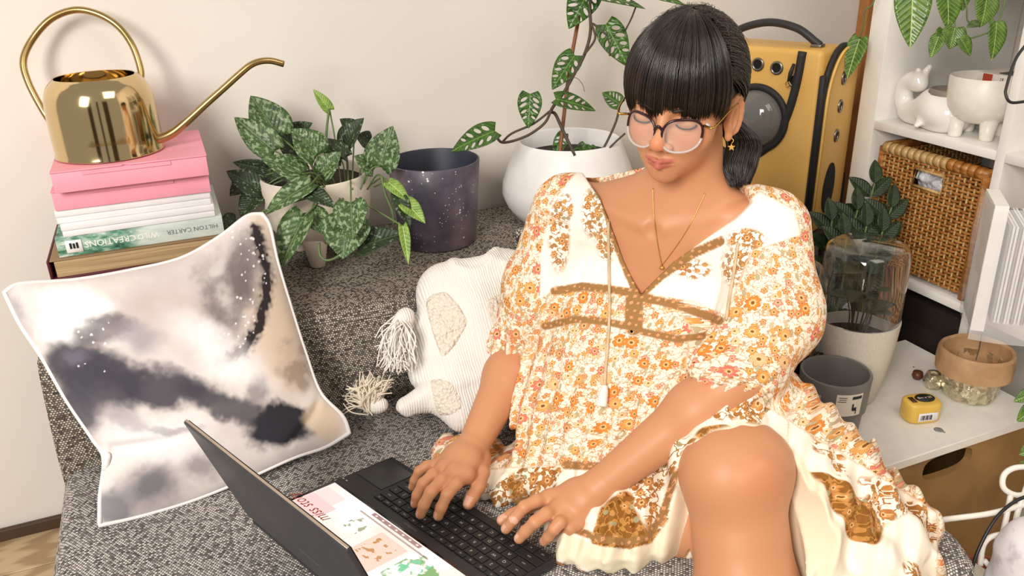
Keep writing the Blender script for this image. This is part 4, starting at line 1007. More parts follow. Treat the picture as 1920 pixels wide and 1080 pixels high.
# ============================================================ GALAXY POT
t = NT('galaxy_print'); ob_ = t.obj()
nz = t.noise(ob_, 9, 4, .6); base = t.ramp(nz, [(.32, hexc('34323f')), (.5, hexc('5a5260')), (.66, hexc('7c6d74'))])
def specks(sc_, lim, th):
    vo = t.node('ShaderNodeTexVoronoi', {'Vector': t.vm('MULTIPLY', ob_, (1, 1, 1)), 'Scale': sc_}); sel = t.node('ShaderNodeSeparateColor', {0: vo.outputs['Color']})
    return t.math('MULTIPLY', t.lt(vo.outputs['Distance'], lim), t.gt(sel.outputs[0], th))
m1 = specks(130, .28, .90); m2 = specks(260, .30, .93); dens = t.smooth(t.noise(ob_, 12, 2), .42, .6)
base = t.mix(t.math('MULTIPLY', m1, dens), base, hexc('e8e2e6')); base = t.mix(m2, base, hexc('c9c0c8'))
M_gal = t.out(base, .45)
gpc = np.array([.470, 1.565, .6045])
gal = thing('galaxy_pot', 'empty dark violet pot with white star speckles on the sofa back', 'pot', gpc)
GRb, GRt, GHt = .079, .0925, .172
add('pot_body', *lathe([(0, .0), (GRb-.003, 0), (GRb, .003), (GRt, GHt-.001), (GRt-.001, GHt), (GRt-.003, GHt)], 96), M_gal, gal, world=False, angle=60)
add('inner_wall', *lathe([(GRt-.003, GHt), (GRt-.005, GHt-.004), (GRb-.006, .02), (.03, .012), (0, .012)], 80), plain('navy_inside', '2f3342', .5, .05), gal, world=False, angle=60)
add('drain_nub', *lathe([(0, .022), (.011, .021), (.014, .012), (0, .0125)], 24, (0.012, .03, 0)), plain('pale_nub', '8f95a5', .4), gal, world=False)

# ============================================================ TALL WHITE POT WITH SWISS-CHEESE VINE
mpc = np.array([.785, 1.590, .6045])
mp = thing('white_tall_pot', 'large matt white pot, wide at the base, with the swiss-cheese vine', 'pot', mpc)
mh = .172
add('pot_body', *lathe([(0, 0), (.105, 0), (.118, .004), (.138, .03), (.148, .055), (.146, .08), (.134, .115), (.120, .150), (.1125, mh-.004), (.109, mh), (.104, mh-.003), (.104, .14), (.10, .11), (0, .11)], 96), plain('matt_white_ceramic', 'ecebea', .45, .02, 30), mp, world=False, angle=60)
add('soil', *lathe([(0, .136), (.05, .138), (.1015, .135), (.10, .125), (0, .125)], 48), M_soil, mp, world=False)
M_mon = leaf_mat('vine_leaf', hexc('1f3a12'), hexc('3f6a22'), hexc('6f9345'), rough=.3)
mo = thing('swiss_cheese_vine', 'holey-leaved vine climbing a thin stake in the tall white pot', 'plant', mpc+[0, 0, .141])
def monleaf(b, t_, w, d, hint=(0, .3), curl=.12, seed=0, d1=None):
    b3 = at(*b, d); t3 = at(*t_, d if d1 is None else d1); L = np.linalg.norm(t3-b3); A = (t3-b3)/L; wd = w*d/F
    N = -FW+RT*hint[0]+UP*hint[1]; N = nrm(N-A*(N@A)); B = np.cross(A, N)
    ts = np.linspace(0, 1, 22); tt, ww = leafshape(22, 1, 1)
    right = [(ww[i]*.5*wd, ts[i]*L-.09*L*max(0, 1-ts[i]/.3)) for i in range(22)]
    out = [(0, 0)]+[q for q in right if q[0] > .0004]+[(0, L)]+[(-x, y) for x, y in reversed(right) if x > .0004]
    rg = random.Random(seed); holes = []
    for sg in (-1, 1):
        for k in range(4):
            ty = .16+.17*k+rg.uniform(-.02, .02); half = np.interp(ty, ts, ww)*.5*wd
            rx = half*(.30+.06*rg.random()); ry = L*.042*(1.15-.12*k)
            if rx < .0025: continue
            holes.append(ellipse(sg*half*.52, ty*L+.02*L, rx, ry, 10, sg*.62))
    gx_, gy_ = np.meshgrid(np.linspace(-wd/2, wd/2, 9), np.linspace(0, L, 13)); g = np.c_[gx_.ravel(), gy_.ravel()]
    keep = []
    for x, y in g:
        h_ = np.interp(y/L, ts, ww)*.5*wd
        if abs(x) < h_*.9 and all(((x-np.mean([q[0] for q in H]))**2/(wd*.17)**2+(y-np.mean([q[1] for q in H]))**2/(L*.07)**2) > 1 for H in holes): keep.append((x, y))
    v, f = holed(out, holes, 0, None, keep)
    tt_ = v[:, 1]/L; z = np.abs(v[:, 0])*.16-curl*L*tt_**2+curl*.3*L*tt_
    P = b3+v[:, :1]*B+v[:, 1:2]*A+z[:, None]*N
    if True:
        q = f[0]; nn_ = np.cross(P[q[1]]-P[q[0]], P[q[2]]-P[q[0]])
        if nn_@N < 0: f = [a[::-1] for a in f]
    o = add('leaf', P, f, M_mon, mo, uv=np.c_[v[:, 0]/L+.5, tt_]); so = o.modifiers.new('thick', 'SOLIDIFY'); so.thickness = .0010; so.offset = 0
for i, a in enumerate((((1108, -22), (1066, 52), 62, 1.70, (0, .3)), ((1100, -12), (1212, 8), 44, 1.66, (0, .9)), ((1200, -14), (1288, 4), 36, 1.62, (0, .9)), ((1136, 46), (1178, 124), 54, 1.68, (-.2, .2)), ((1078, 104), (1034, 166), 50, 1.70, (-.2, .3)),
     ((1042, 186), (1118, 203), 48, 1.66, (0, .8)), ((994, 176), (991, 240), 46, 1.66, (0, .2)), ((928, 246), (844, 280), 58, 1.60, (0, .7)), ((1162, 196), (1130, 172), 36, 1.66, (.2, .2)), ((1056, 252), (1038, 300), 26, 1.74, (0, .4)), ((1090, 282), (1068, 300), 26, 1.74, (0, .8)), ((1105, 276), (1118, 304), 26, 1.73, (.1, .8)), ((1098, 270), (1085, 292), 24, 1.76, (0, .8)))):
    monleaf(*a[:4], hint=a[4], seed=i)
for pts, r, m, dd_ in ((((1049, 290), (1056, 230), (1068, 130), (1085, 34), (1096, -40)), .0042, plain('bamboo_stake', '8a5330', .5), 1.74),
      (((1078, 292), (1058, 250), (1042, 215), (1034, 206), (1058, 172), (1076, 140), (1096, 102), (1107, 60), (1106, 10), (1110, -40)), .0034, M_brstem, 1.69),
      (((1034, 206), (1020, 232), (985, 256), (942, 267), (928, 248)), .0028, M_brstem, 1.66), (((1034, 206), (1000, 232), (960, 250), (942, 266)), .0024, M_brstem, 1.67),
      (((1096, 102), (1116, 72), (1110, 45), (1125, 55), (1138, 66)), .0024, M_brstem, 1.68), (((1138, 66), (1144, 88), (1143, 105)), .0018, M_brstem, 1.68), (((1121, 296), (1140, 262), (1156, 225), (1162, 196)), .0026, M_brstem, 1.72), (((1122, 298), (1150, 270), (1172, 250)), .002, M_brstem, 1.72), (((1172, 58), (1184, 34), (1194, 8)), .0018, M_brstem, 1.68), (((1064, 150), (1080, 146), (1092, 158), (1096, 172)), .0006, M_brstem, 1.68)):
    add('stake' if r > .004 else 'stem', *tube(crs([at(u, v_, dd_) for u, v_ in pts], 6), r, 7), m, mo)

# ============================================================ YELLOW CARRIER BACKPACK
cF = at(1545, 96, 1.70); Xb = nrm([.43, -.90, 0]); Yb = nrm([.90, .43, 0]); Zb_ = np.array([0, 0, 1.])
BH = .40; BW = .30; BD = .125
O = cF-Zb_*BH
pk = thing('carrier_backpack', 'mustard yellow pet-carrier backpack with a clear bubble window', 'backpack', O)
t = NT('mustard_leather'); t.bump(t.noise(t.obj(), 400, 2), .25, .0008)
nz = t.noise(t.obj(), 4, 2); M_must = t.out(t.ramp(nz, [(.35, hexc('d9aa58')), (.65, hexc('e6bb6c'))]), .45)
M_blk = plain('black_webbing', '232122', .6, .08, 80, .3); M_mesh = plain('black_mesh', '111113', .85, .1, 300, .5)
M_grom = plain('gunmetal', '8d8880', .3, .05, metal=1.0)
def loc3(P): P = np.asarray(P, float); return O+P[:, :1]*Xb+P[:, 1:2]*Yb+P[:, 2:3]*Zb_
v, f = rbox(-BW, 0, 0, BD, 0, BH, .012, 4); add('front_shell', loc3(v), f, M_must, pk, angle=50)
# side panel, arched at the top front
def arch(w0, w1, h): # outline (y, z)
    pts = [(w0, .0)]
    for k in range(15): a = PI-k*PI/14*.62; pts.append((w0+.085+(.085)*math.cos(a), h-.115+.115*math.sin(a)))
    pts += [(w1, h-.018), (w1, .0)]; return pts
ar = arch(.012, BD+.045, BH-.002)
v, f = prism(ar, .0, .014, .004, 2); add('side_panel', loc3(np.c_[v[:, 2]+.0003, v[:, 0], v[:, 1]]), f, M_must, pk, angle=50)
v, f = rbox(-BW+.005, -.0003, BD+.0003, BD+.045, 0, BH-.012, .010, 3); add('rear_shell', loc3(v), f, M_must, pk, angle=50)
ap = np.array(ar[:-1]); add('piping', *tube(loc3(np.c_[np.full(len(ap), .0145), ap[:, 0], ap[:, 1]]), .0032, 8), plain('pale_piping', 'ecc069', .4), pk)
ap2 = np.c_[np.full(len(ap), .005), ap[:, 0]-.006, ap[:, 1]+.003]; add('zip_gusset', *tube(loc3(ap2), .0075, 8), M_blk, pk)
def ringlet(c, ax_u, ax_v, r, par):
    cc = loc3([c])[0]; U_ = ax_u; V_ = ax_v
    pts = [cc+r*(math.cos(a)*U_+math.sin(a)*V_) for a in np.linspace(0, 2*PI, 25)[:-1]]
    g_ = add('grommet', *tube(pts, .0032, 8, closed=True), M_grom, par)
    nn = np.cross(U_, V_); v_ = [cc-nn*.0002+r*.95*(math.cos(a)*U_+math.sin(a)*V_) for a in np.linspace(0, 2*PI, 21)[:-1]]
    v2 = [q+nn*.0012 for q in v_]
    add('air_hole', np.array(v_+v2), [list(range(20)), list(range(39, 19, -1))]+[[i, (i+1) % 20, 20+(i+1) % 20, 20+i] for i in range(20)], plain('hole_black', '0a0908', .9, 0), par, smooth=False)
for zz_ in (.335, .275, .210): ringlet((.0150, .088, zz_), Yb*.75, Zb_, .0118, pk)
for xx, zz_ in ((-.055, .335), (-.098, .358), (-.142, .362)): ringlet((xx, -.0012, zz_), Zb_, Xb, .0118, pk)
v, f = holed(ellipse(.080, .092, .030, .058, 30, -.05), [], .0, .002); add('mesh_pocket', loc3(np.c_[v[:, 2]+.0147, v[:, 0], v[:, 1]]), f, M_mesh, pk, smooth=False)
v, f = prism(ellipse(BD+.03, .05, .016, .055, 20), 0, .05, .006, 2); add('strap_pad', loc3(np.c_[v[:, 2]-.04, v[:, 0]+.032, v[:, 1]]), f, M_blk, pk)
# bubble window and rings
bc_ = np.array([-.135, 0, .245]); pr_ = [(0, -.03), (.03, -.027), (.052, -.016), (.062, 0)]
v, f = lathe([(.064, .0), (.058, .018), (.042, .031), (.022, .038), (0, .040)], 48); add('bubble_window', loc3(np.c_[bc_[0]+v[:, 0], -.004-v[:, 2], bc_[2]+v[:, 1]]), [q[::-1] for q in f], M_plastic if False else NT('smoky_bubble').out(hexc('8d8a86'), .06, Alpha=.55, Specular_IOR_Level=1.0), pk)
v, f = lathe([(0, 0), (.064, 0), (.064, .003), (0, .003)], 40); add('window_dark', loc3(np.c_[bc_[0]+v[:, 0], -.0005-v[:, 2], bc_[2]+v[:, 1]]), [q[::-1] for q in f], plain('smoke_inside', '4b4743', .7, .2, 30), pk, angle=40)
add('window_ring', *tube([loc3([(bc_[0]+.070*math.cos(a), -.004, bc_[2]+.070*math.sin(a))])[0] for a in np.linspace(0, 2*PI, 49)[:-1]], .0085, 8, closed=True, flat=.8), M_blk, pk)
st_ = crs([(-.045, -.001, BH-.004), (-.050, -.002, .33), (-.062, -.002, .265), (-.085, -.002, .205), (-.125, -.002, .165), (-.17, -.002, .15), (-.22, -.002, .165)], 8)
add('zip_band', *tube(loc3(st_), .0095, 8, flat=1.0, upv=Yb), M_blk, pk)
add('zip_pull', *tube(loc3([(-.056, -.012, .372), (-.060, -.015, .352), (-.064, -.014, .335)]), [.003, .0045, .002], 8), M_blk, pk)
add('zip_ring', *tube(loc3([(-.064+.0045*math.cos(a), -.014, .329+.006*math.sin(a)) for a in np.linspace(0, 2*PI, 13)[:-1]]), .001, 6, closed=True), M_brass2, pk)
hl_ = crs([(-.235, .05, BH+.004), (-.215, .05, BH+.028), (-.15, .05, BH+.045), (-.085, .05, BH+.036), (-.04, .05, BH+.010), (-.03, .05, BH+.004)], 8)
add('carry_handle', *tube(loc3(hl_), .0085, 10), plain('black_handle', '2b2a2c', .45, .06, 60), pk)
for xx in (-.235, -.035): v, f = rbox(xx-.012, xx+.012, .038, .062, BH-.001, BH+.007, .002); add('handle_buckle', loc3(v), f, M_grom, pk)
v, f = rbox(-.0135, -.001, .0002, .012, .0, BH-.05, .003); v[:, 0] += .010; add('zip_gusset', loc3(v), f, M_blk, pk)
# low stool it stands on
stl = thing('stool', 'dark wooden stool under the yellow backpack', 'stool', (O[0]+.02, O[1]+.1, 0))
v, f = rbox(-BW-.0, .03, -.01, BD+.06, -.025, -.001, .004); add('seat', loc3(v), f, plain('dark_wood', '3a2a20', .5), stl)
zf = O[2]-.0255
for xx, yy in ((-.27, .02), (-.27, .15), (0, .02), (0, .15)):
    q = loc3([(xx, yy, 0)])[0]; add('leg', *lathe([(0, 0), (.011, 0), (.014, zf), (0, zf)], 12, (q[0], q[1], 0)), plain('dark_wood', '3a2a20', .5), stl)
# ============================================================ LAPTOP
P0 = onz(735, 855, .440); P1 = onz(1042, 1048, .440)
e_s = nrm(P1-P0); LW = np.linalg.norm(P1-P0); n_s = np.array([e_s[1], -e_s[0], 0.])
al = math.radians(7.0); e_t = n_s*math.cos(al)+np.array([0, 0, 1.])*math.sin(al); e_n = np.cross(e_s, e_t); e_n = e_n if e_n[2] > 0 else -e_n
LD = .243; BT = .013
lap = thing('laptop', 'open dark laptop with a second screen above the keyboard on the sofa', 'laptop', P0-e_n*BT)
def L3(P): P = np.asarray(P, float); return P0+P[:, :1]*e_s+P[:, 1:2]*e_t+P[:, 2:3]*e_n
M_lap = plain('dark_blue_magnesium', '26272c', .45, .05, 200, .05)
M_lid = plain('brushed_lid', '33343a', .42, .05, 60)
M_key = plain('key_cap', '1d1e20', .55, .03); M_bez = plain('glossy_bezel', '0f0e10', .12, .0, Specular_IOR_Level=.6)
def lbox(name, x0, x1, y0, y1, z0, z1, m, par=lap, r=.001, **k): v, f = rbox(x0, x1, y0, y1, z0, z1, r); return add(name, L3(v), f[:] if False else f, m, par, angle=40, **k)
lbox('base', 0, LW, 0, LD, -BT, 0, M_lap, r=.0025)
lbox('trackpad', .006, .066, .010, .072, .0002, .0008, plain('trackpad', '2b2c30', .35), r=.0003)
lbox('screen_glass', .004, LW-.004, .108, LD-.012, .0002, .0010, M_bez, r=.0003)
lbox('hinge', .03, LW-.03, LD-.008, LD+.004, -.006, .005, M_lap, r=.003)
# second screen: a lit panel, as a flat picture
t = NT('screen_picture'); uv = t.uv(); s_ = t.node('ShaderNodeSeparateXYZ', {0: uv}); U_, V_ = s_.outputs[0], s_.outputs[1]   # u along e_s (metres), v away from user
def rect(u0, u1, v0, v1): return t.math('MULTIPLY', t.math('MULTIPLY', t.gt(U_, u0), t.lt(U_, u1)), t.math('MULTIPLY', t.gt(V_, v0), t.lt(V_, v1)))
def line_side(u0, v0, u1, v1): return t.gt(t.math('ADD', t.math('MULTIPLY', U_, -(v1-v0)), t.math('MULTIPLY', V_, (u1-u0))), (-(v1-v0)*u0+(u1-u0)*v0))
c = t.mix(t.smooth(t.noise(uv, 12, 2), .4, .6), hexc('fffaf2'), hexc('fbe9dc'))
tri = t.math('MULTIPLY', t.math('MULTIPLY', t.gt(U_, .018), t.gt(V_, .118)), t.lt(t.math('ADD', U_, t.math('MULTIPLY', V_, -.35)), .030))
c = t.mix(rect(.004, .066, .150, .24), c, hexc('f9cfcb')); c = t.mix(rect(.01, .055, .126, .15), c, hexc('fbdcd6'))
c = t.mix(rect(.150, .205, .135, .215), c, hexc('f6d2bf'))
n1 = t.noise(uv, 90, 3); n2 = t.noise(uv, 45, 4)
c = t.mix(t.math('MULTIPLY', rect(.155, .2, .145, .185), t.smooth(n1, .55, .6)), c, hexc('c98f5d'))
c = t.mix(t.math('MULTIPLY', rect(.10, .13, .135, .165), t.smooth(n1, .55, .6)), c, hexc('a9ab86'))
c = t.mix(t.math('MULTIPLY', rect(.215, .32, .125, .19), t.smooth(n2, .50, .58)), c, hexc('86b070')); c = t.mix(t.math('MULTIPLY', rect(.215, .25, .13, .17), t.smooth(n1, .52, .58)), c, hexc('7fce9c'))
c = t.mix(t.math('MULTIPLY', rect(.292, .33, .115, .14), t.smooth(n2, .44, .5)), c, hexc('7a49b5'))
c = t.mix(rect(.108, .21, .1145, .1215), c, hexc('a98280'))
for k in range(7): c = t.mix(rect(.114+.0145*k, .118+.0145*k, .1165, .1195), c, hexc('f2dcd4'))
st_ = t.gt(t.math('FRACT', t.math('MULTIPLY', U_, 420)), .35)
c = t.mix(t.math('MULTIPLY', rect(.09, .235, .1255, .1285), st_), c, hexc('8a6455'))
t.set(t.b.inputs['Emission Color'], c); M_scr = t.out(hexc('101010'), .15, Emission_Strength=.95)
v, f = bbox(.008, LW-.010, .1125, LD-.018, .00102, .0014); me_v = L3(v)
o = add('screen', me_v, f, M_scr, lap, smooth=False, uv=v[:, :2])
v, f = textmesh('miss story', .026, .35); v, f = place((v, f), L3([[.038, .176, .0017]])[0], -e_s*.8, e_t, e_n); add('lettering', v, f, plain('red_print', 'b8452e', .5), lap, smooth=False)
v, f = textmesh('studiobook', .006); v, f = place((v, f), L3([[.165, .0985, .0003]])[0], -e_s, e_t, e_n); add('lettering', v, f, plain('faint_print', '77736f', .5), lap, smooth=False)
# keyboard: every key a part, its legend a sub-part
M_leg = plain('key_legend', 'b9bcb8', .6, 0)
kx0, kx1 = .0715, LW-.004
rows = [(.0015, .0150, [('ctrl', 1.25), ('fn', 1), ('win', 1), ('alt', 1), ('', 5.2), ('alt', 1), ('ctrl', 1), ('<', 1), ('v', 1), ('>', 1)]),
        (.0172, .0312, [('shift', 2.2)]+[(q, 1) for q in 'ZXCVBNM,./']+[('shift', 1.7)]),
        (.0334, .0474, [('caps', 1.75)]+[(q, 1) for q in "ASDFGHJKL;'"]+[('enter', 1.7)]),
        (.0496, .0636, [('tab', 1.4)]+[(q, 1) for q in 'QWERTYUIOP[]']+[('\\', 1.05)]),
        (.0658, .0798, [('`', .8)]+[(q, 1) for q in '1234567890-=']+[('back', 1.6)]),
        (.0825, .0905, [('esc', 1)]+[('F%d' % q, 1) for q in range(1, 13)]+[('del', 1)])]
glyph = {}
for y0, y1, ks in rows:
    tot = sum(w for _, w in ks); x = kx1
    for ch, w in ks:
        wd_ = w/tot*(kx1-kx0); a, b = x-wd_+.0009, x-.0009
        v, f = rbox(a, b, y0, y1, .0001, .0019, .0005, 1); kk = add('key', L3(v), f, M_key, lap, smooth=False)
        if ch:
            if ch not in glyph: glyph[ch] = textmesh(ch, .0068 if len(ch) == 1 else .0036)
            v, f = place(glyph[ch], L3([[(a+b)/2, (y0+y1)/2, .00205]])[0], -e_s, e_t, e_n); add('legend', v, f, M_leg, kk, world=True, smooth=False)
        x -= wd_
lbox('space_ridge', .073, LW-.004, -.0003, .0008, -.003, .0006, M_lap, r=.0003)
for k, x in enumerate((.004, .012)): lbox('indicator_light', x, x+.003, .0945, .0965, .0003, .0009, plain('light_dot', 'd8d8d0', .3), r=.0002)
# lid
Q0 = L3([[0, LD, .002]])[0]; r_ = ray(350, 785); A_ = CAM+r_*(((Q0-CAM)@e_s)/(r_@e_s)); ld = nrm(A_-Q0); LH = np.linalg.norm(A_-Q0); ln = np.cross(e_s, ld); ln = ln if ln@n_s > 0 else -ln   # ln: away from user
def Ld3(P): P = np.asarray(P, float); return Q0+P[:, :1]*e_s+P[:, 1:2]*ld+P[:, 2:3]*ln
v, f = rbox(.0, LW, .004, LH, 0, .006, .0022, 2); add('lid', Ld3(v), f, M_lid, lap, angle=40)
v, f = rbox(.002, LW-.002, .006, LH-.002, -.0012, -.0001, .0004, 1); add('main_screen', Ld3(v), f, M_bez, lap, angle=40)
v, f = rbox(.0015, LW-.0015, LH-.0002, LH+.0009, .0006, .0038, .0004, 1); add('lid_edge', Ld3(v), f, plain('bright_edge', 'b9a999', .25, metal=.8), lap, angle=40)
v, f = textmesh('ZENBOOK', .010); v, f = place((v*1.0, f), Ld3([[.19, LH*.30, .0063]])[0], e_s*1.0, ld, ln); add('lettering', v, f, plain('faint_print', '8b8984', .5), lap, smooth=False)

# ============================================================ WHITE TASSEL CUSHION / THROW
t = NT('white_slub_cotton'); ob_ = t.obj(); w1 = t.node('ShaderNodeTexWave', {'Vector': t.vm('MULTIPLY', ob_, (1, .3, .15)), 'Scale': 75, 'Distortion': 3, 'Detail': 2, 'Detail Scale': 2})
t.bump(t.math('ADD', w1.outputs[1], t.noise(ob_, 300, 2)), .5, .0025); M_slub = t.out(hexc('eee9e3'), .9, Specular_IOR_Level=.1)
t = NT('tufted_wool'); nz = t.node('ShaderNodeTexVoronoi', {'Vector': ob_ if False else t.obj(), 'Scale': 210}); t.bump(nz.outputs[0], 1.0, .003); M_tuft = t.out(t.mix(nz.outputs[0], hexc('efe7dc'), hexc('ddd0bf')), .95, Specular_IOR_Level=.1)
tc_ = thing('tassel_cushion', 'white woven cushion cover with tufted patches and fringed tassels beside the woman', 'cushion', at(880, 700, 1.42))
S = Sdf()
def pxcap(a, b, ra, rb, k=.03): S.cap(at(*a), at(*b), ra, rb, k=k, sq=(FW, 1.25))
pxcap((838, 545, 1.46), (965, 525, 1.46), .055, .058); pxcap((838, 560, 1.46), (815, 660, 1.42), .052, .040); pxcap((900, 600, 1.44), (960, 700, 1.42), .075, .075)
pxcap((835, 640, 1.42), (900, 740, 1.40), .050, .055); pxcap((780, 615, 1.42), (830, 590, 1.44), .018, .04, .02); pxcap((835, 730, 1.385), (760, 758, 1.36), .040, .014, .025); pxcap((840, 750, 1.375), (870, 775, 1.37), .036, .035, .02); pxcap((800, 690, 1.40), (850, 700, 1.40), .035, .05, .02)
c0 = at(860, 650, 1.4)
S.add(lambda P: -.010*(1-np.abs(fbm(P*np.array([9, 9, 7]), 2)))**6*1.0+.006-.005*np.exp(-(vnoise(P*11)/.12)**2), c0, .4, .01, 'disp')
S.add(lambda P: P[..., 2]-.4215, np.array([c0[0], c0[1], .30]), .3, .005, 'sub')
lo = c0-[.26, .22, .22]; hi = c0+[.26, .22, .26]
v, f = S.mesh(lo, hi, .004); add('cover', v, f, M_slub, tc_)
def march_many(S_, pxs, d0=.75, d1=1.7, off=0.):
    """first points where camera-side rays meet a skin; NaN rows where they miss"""
    R_ = np.array([ray(u, v_) for u, v_ in pxs]); ln_ = np.linalg.norm(R_, axis=1); d = np.full(len(R_), float(d0)); live = np.ones(len(R_), bool)
    for _ in range(150):
        i = np.nonzero(live)[0]
        if not len(i): break
        q = S_.val(CAM+R_[i]*d[i, None]); hit = q < off+.0004
        d[i[~hit]] += np.maximum(q[~hit]-off, .0006)*.6/ln_[i[~hit]]; live[i[hit]] = False; live[d > d1] = False
    P_ = CAM+R_*d[:, None]; P_[d > d1] = np.nan
    return P_
def march(S_, u, v_, d0=.75, d1=1.7, off=0.):
    q = march_many(S_, [(u, v_)], d0, d1, off)[0]; return None if np.isnan(q[0]) else q
def patch(S_, poly, m, par, name, lift=.004, fuzz=.003, n=26):
    """a raised patch laid on the surface inside a four-cornered outline"""
    (a, b, c, d) = [np.array(q, float) for q in poly]; g = np.linspace(0, 1, n); s, t_ = np.meshgrid(g, g, indexing='ij')
    r2 = np.minimum(1, (1-np.abs(2*s-1)**4)*(1-np.abs(2*t_-1)**4)*2.2)[..., None]; rd = .5-.06*(np.abs(2*s-1)*np.abs(2*t_-1)); s = .5+(s-.5)*rd*2; t_ = .5+(t_-.5)*rd*2; s = s[..., None]; t_ = t_[..., None]
    px_ = a*(1-s)*(1-t_)+b*s*(1-t_)+c*s*t_+d*(1-s)*t_
    P = march_many(S_, px_.reshape(-1, 2), d0=1.1).reshape(n, n, 3); bad = np.isnan(P[..., 0])
    if bad.any(): P[bad] = np.array([at(*q, 1.42) for q in px_[bad]])
    for _ in range(2): P[1:-1, 1:-1] = (P[:-2, 1:-1]+P[2:, 1:-1]+P[1:-1, :-2]+P[1:-1, 2:])/4
    P = P-FW*(lift*r2-.0025)-FW*(fuzz*r2*.5*fbm(P*220, 2)[..., None])
    v, f = gridmesh(P); return add(name, v, f, m, par)
patch(S, ((790, 556), (836, 540), (886, 602), (828, 690)), M_tuft, tc_, 'tufted_patch', .007, .006, 44)
patch(S, ((905, 560), (950, 545), (985, 600), (930, 640)), M_tuft, tc_, 'tufted_patch', .005, .005, 30)
patch(S, ((800, 705), (848, 712), (876, 768), (820, 790)), M_tuft, tc_, 'tufted_patch')
def tassel(head, tips, rh, nstr, m, par, seed, spread=.028):
    rg = np.random.RandomState(seed); h_ = head
    k = add('tassel_knot', *tube(crs([h_-nrm(tips[0]-h_)*rh*1.2, h_-nrm(tips[0]-h_)*rh*.5, h_+nrm(tips[0]-h_)*rh*.4, h_+nrm(tips[0]-h_)*rh*1.1], 5), [rh*.5]+[rh*(1-.35*abs(2*i/14-1)**2) for i in range(14)]+[rh*.75], 14), M_slub, par)
    parts = []
    for i in range(nstr):
        w = rg.dirichlet(np.ones(len(tips))*.7); tp = sum(a*b for a, b in zip(w, tips))+rg.randn(3)*spread*.35
        ln_ = tp-h_; s0 = h_+nrm(tips[0]-h_)*rh*.6+rg.randn(3)*rh*.35; L = np.linalg.norm(ln_)
        mid = s0+ln_*.5+rg.randn(3)*L*.09+np.array([0, 0, .008]); tp[2] = max(tp[2], .4235)
        mid[2] = max(mid[2], .425)
        parts.append(tube(crs([s0, mid, tp], 5), np.linspace(.0015, .0010, 11), 4, caps=False))
    tag(add('tassel_fringe', *join(*parts), m, k), kind='stuff')
M_yarn = plain('white_yarn', 'f2ede6', .9, .08, 60); M_yarn2 = plain('cream_yarn', 'e6dac6', .9, .1, 60)
tassel(at(757, 600, 1.385), [at(722, 668, 1.35), at(700, 640, 1.37), at(765, 690, 1.34), at(785, 672, 1.35), at(740, 690, 1.34)], .017, 260, M_yarn, tc_, 1)
tassel(at(707, 760, 1.355), [at(628, 768, 1.37), at(650, 735, 1.38), at(720, 705, 1.36), at(745, 728, 1.34), at(690, 710, 1.38)], .014, 260, M_yarn2, tc_, 2)
# ============================================================ THE WOMAN
psi, th = math.radians(28), math.radians(30)
HL = nrm(RT*math.cos(psi)-UP*math.sin(psi)*math.sin(th)-FW*math.sin(psi)*math.cos(th))
HU = nrm(UP*math.cos(th)-FW*math.sin(th))
HF = nrm(-RT*math.sin(psi)-UP*math.cos(psi)*math.sin(th)-FW*math.cos(psi)*math.cos(th))
OH = at(1280, 188, 1.08); HS = .88
HM = np.stack([HL, HU, HF])            # rows: her left, up, forward
def H(x, y, z): return OH+HS*(x*HL+y*HU+z*HF)
K = dict(shR=at(1066, 392, 1.25), shL=at(1440, 430, 1.13), NB=at(1275, 398, 1.165), elR=at(985, 640, 1.36), wrR=at(888, 835, 1.235), elL=at(1405, 692, 1.07), wrL=at(1128, 908, 1.11),
         hipL=np.array([.675, 1.02, .515]), hipR=np.array([.545, 1.05, .515]), knL=np.array([.580, .70, .560]), knR=np.array([.478, .80, .442]))
K['anL'] = np.array([.530, .450, .12]); K['anR'] = np.array([.69, .655, .458])
PV = (K['hipL']+K['hipR'])/2+np.array([0, .01, .03])
TL = nrm(K['shL']-K['shR']); TC = (K['shL']+K['shR'])/2
TU = K['NB']-PV; TU = nrm(TU-TL*(TU@TL)); TF = np.cross(TL, TU); TF = TF if TF@FW < 0 else -TF
TM = np.stack([TL, TU, TF])
def T(x, y, z): return TC+x*TL+y*TU+z*TF
body = Sdf()
def hell(c, r, k=.010, op='add'): body.ell(H(*c), np.array(r)*HS, HM, k*HS, op)
def hcap(a, b, ra, rb, k=.006, op='add'): body.cap(H(*a), H(*b), ra*HS, rb*HS, k*HS, op)
hell((0, .032, -.012), (.071, .086, .090))
hell((0, -.014, .032), (.061, .072, .055), .02)
hell((0, -.060, .030), (.047, .045, .048), .02)
hell((0, -.093, .062), (.018, .014, .015), .018)
for s in (-1, 1):
    hell((s*.035, -.030, .053), (.025, .023, .024), .020)
    hcap((s*.012, .014, .084), (s*.042, .012, .068), .006, .006, .014)
hell((0, .035, .046), (.056, .045, .040), .02)
hell((0, -.062, .064), (.031, .028, .0215), .018)
for s in (-1, 1):
    hell((s*.030, -.004, .092), (.017, .011, .011), .012, 'sub')
    hell((s*.031, -.006, .0735), (.0155, .0105, .0125), .005)
hcap((0, .006, .084), (0, -.032, .104), .0065, .0085, .010)
hell((0, -.036, .1045), (.0105, .0095, .0095), .006)
for s in (-1, 1): hell((s*.0125, -.041, .0955), (.0075, .0068, .0085), .005)
for s in (-1, 1): hell((s*.0055, -.0465, .100), (.0034, .0025, .0042), .002, 'sub')
hcap((0, -.068, .104), (0.0, -.068, .0905), .0010, .0010, .004, 'sub')
for s in (-1, 1):
    hcap((s*.0045, -.0635, .0935), (s*.026, -.0640, .0780), .0034, .0014, .005)
    hcap((0, -.0725, .0915), (s*.020, -.0680, .0805), .0042, .0018, .005)
    hcap((0, -.0675, .1005), (s*.028, -.0638, .0810), .0011, .0010, .0025, 'sub')
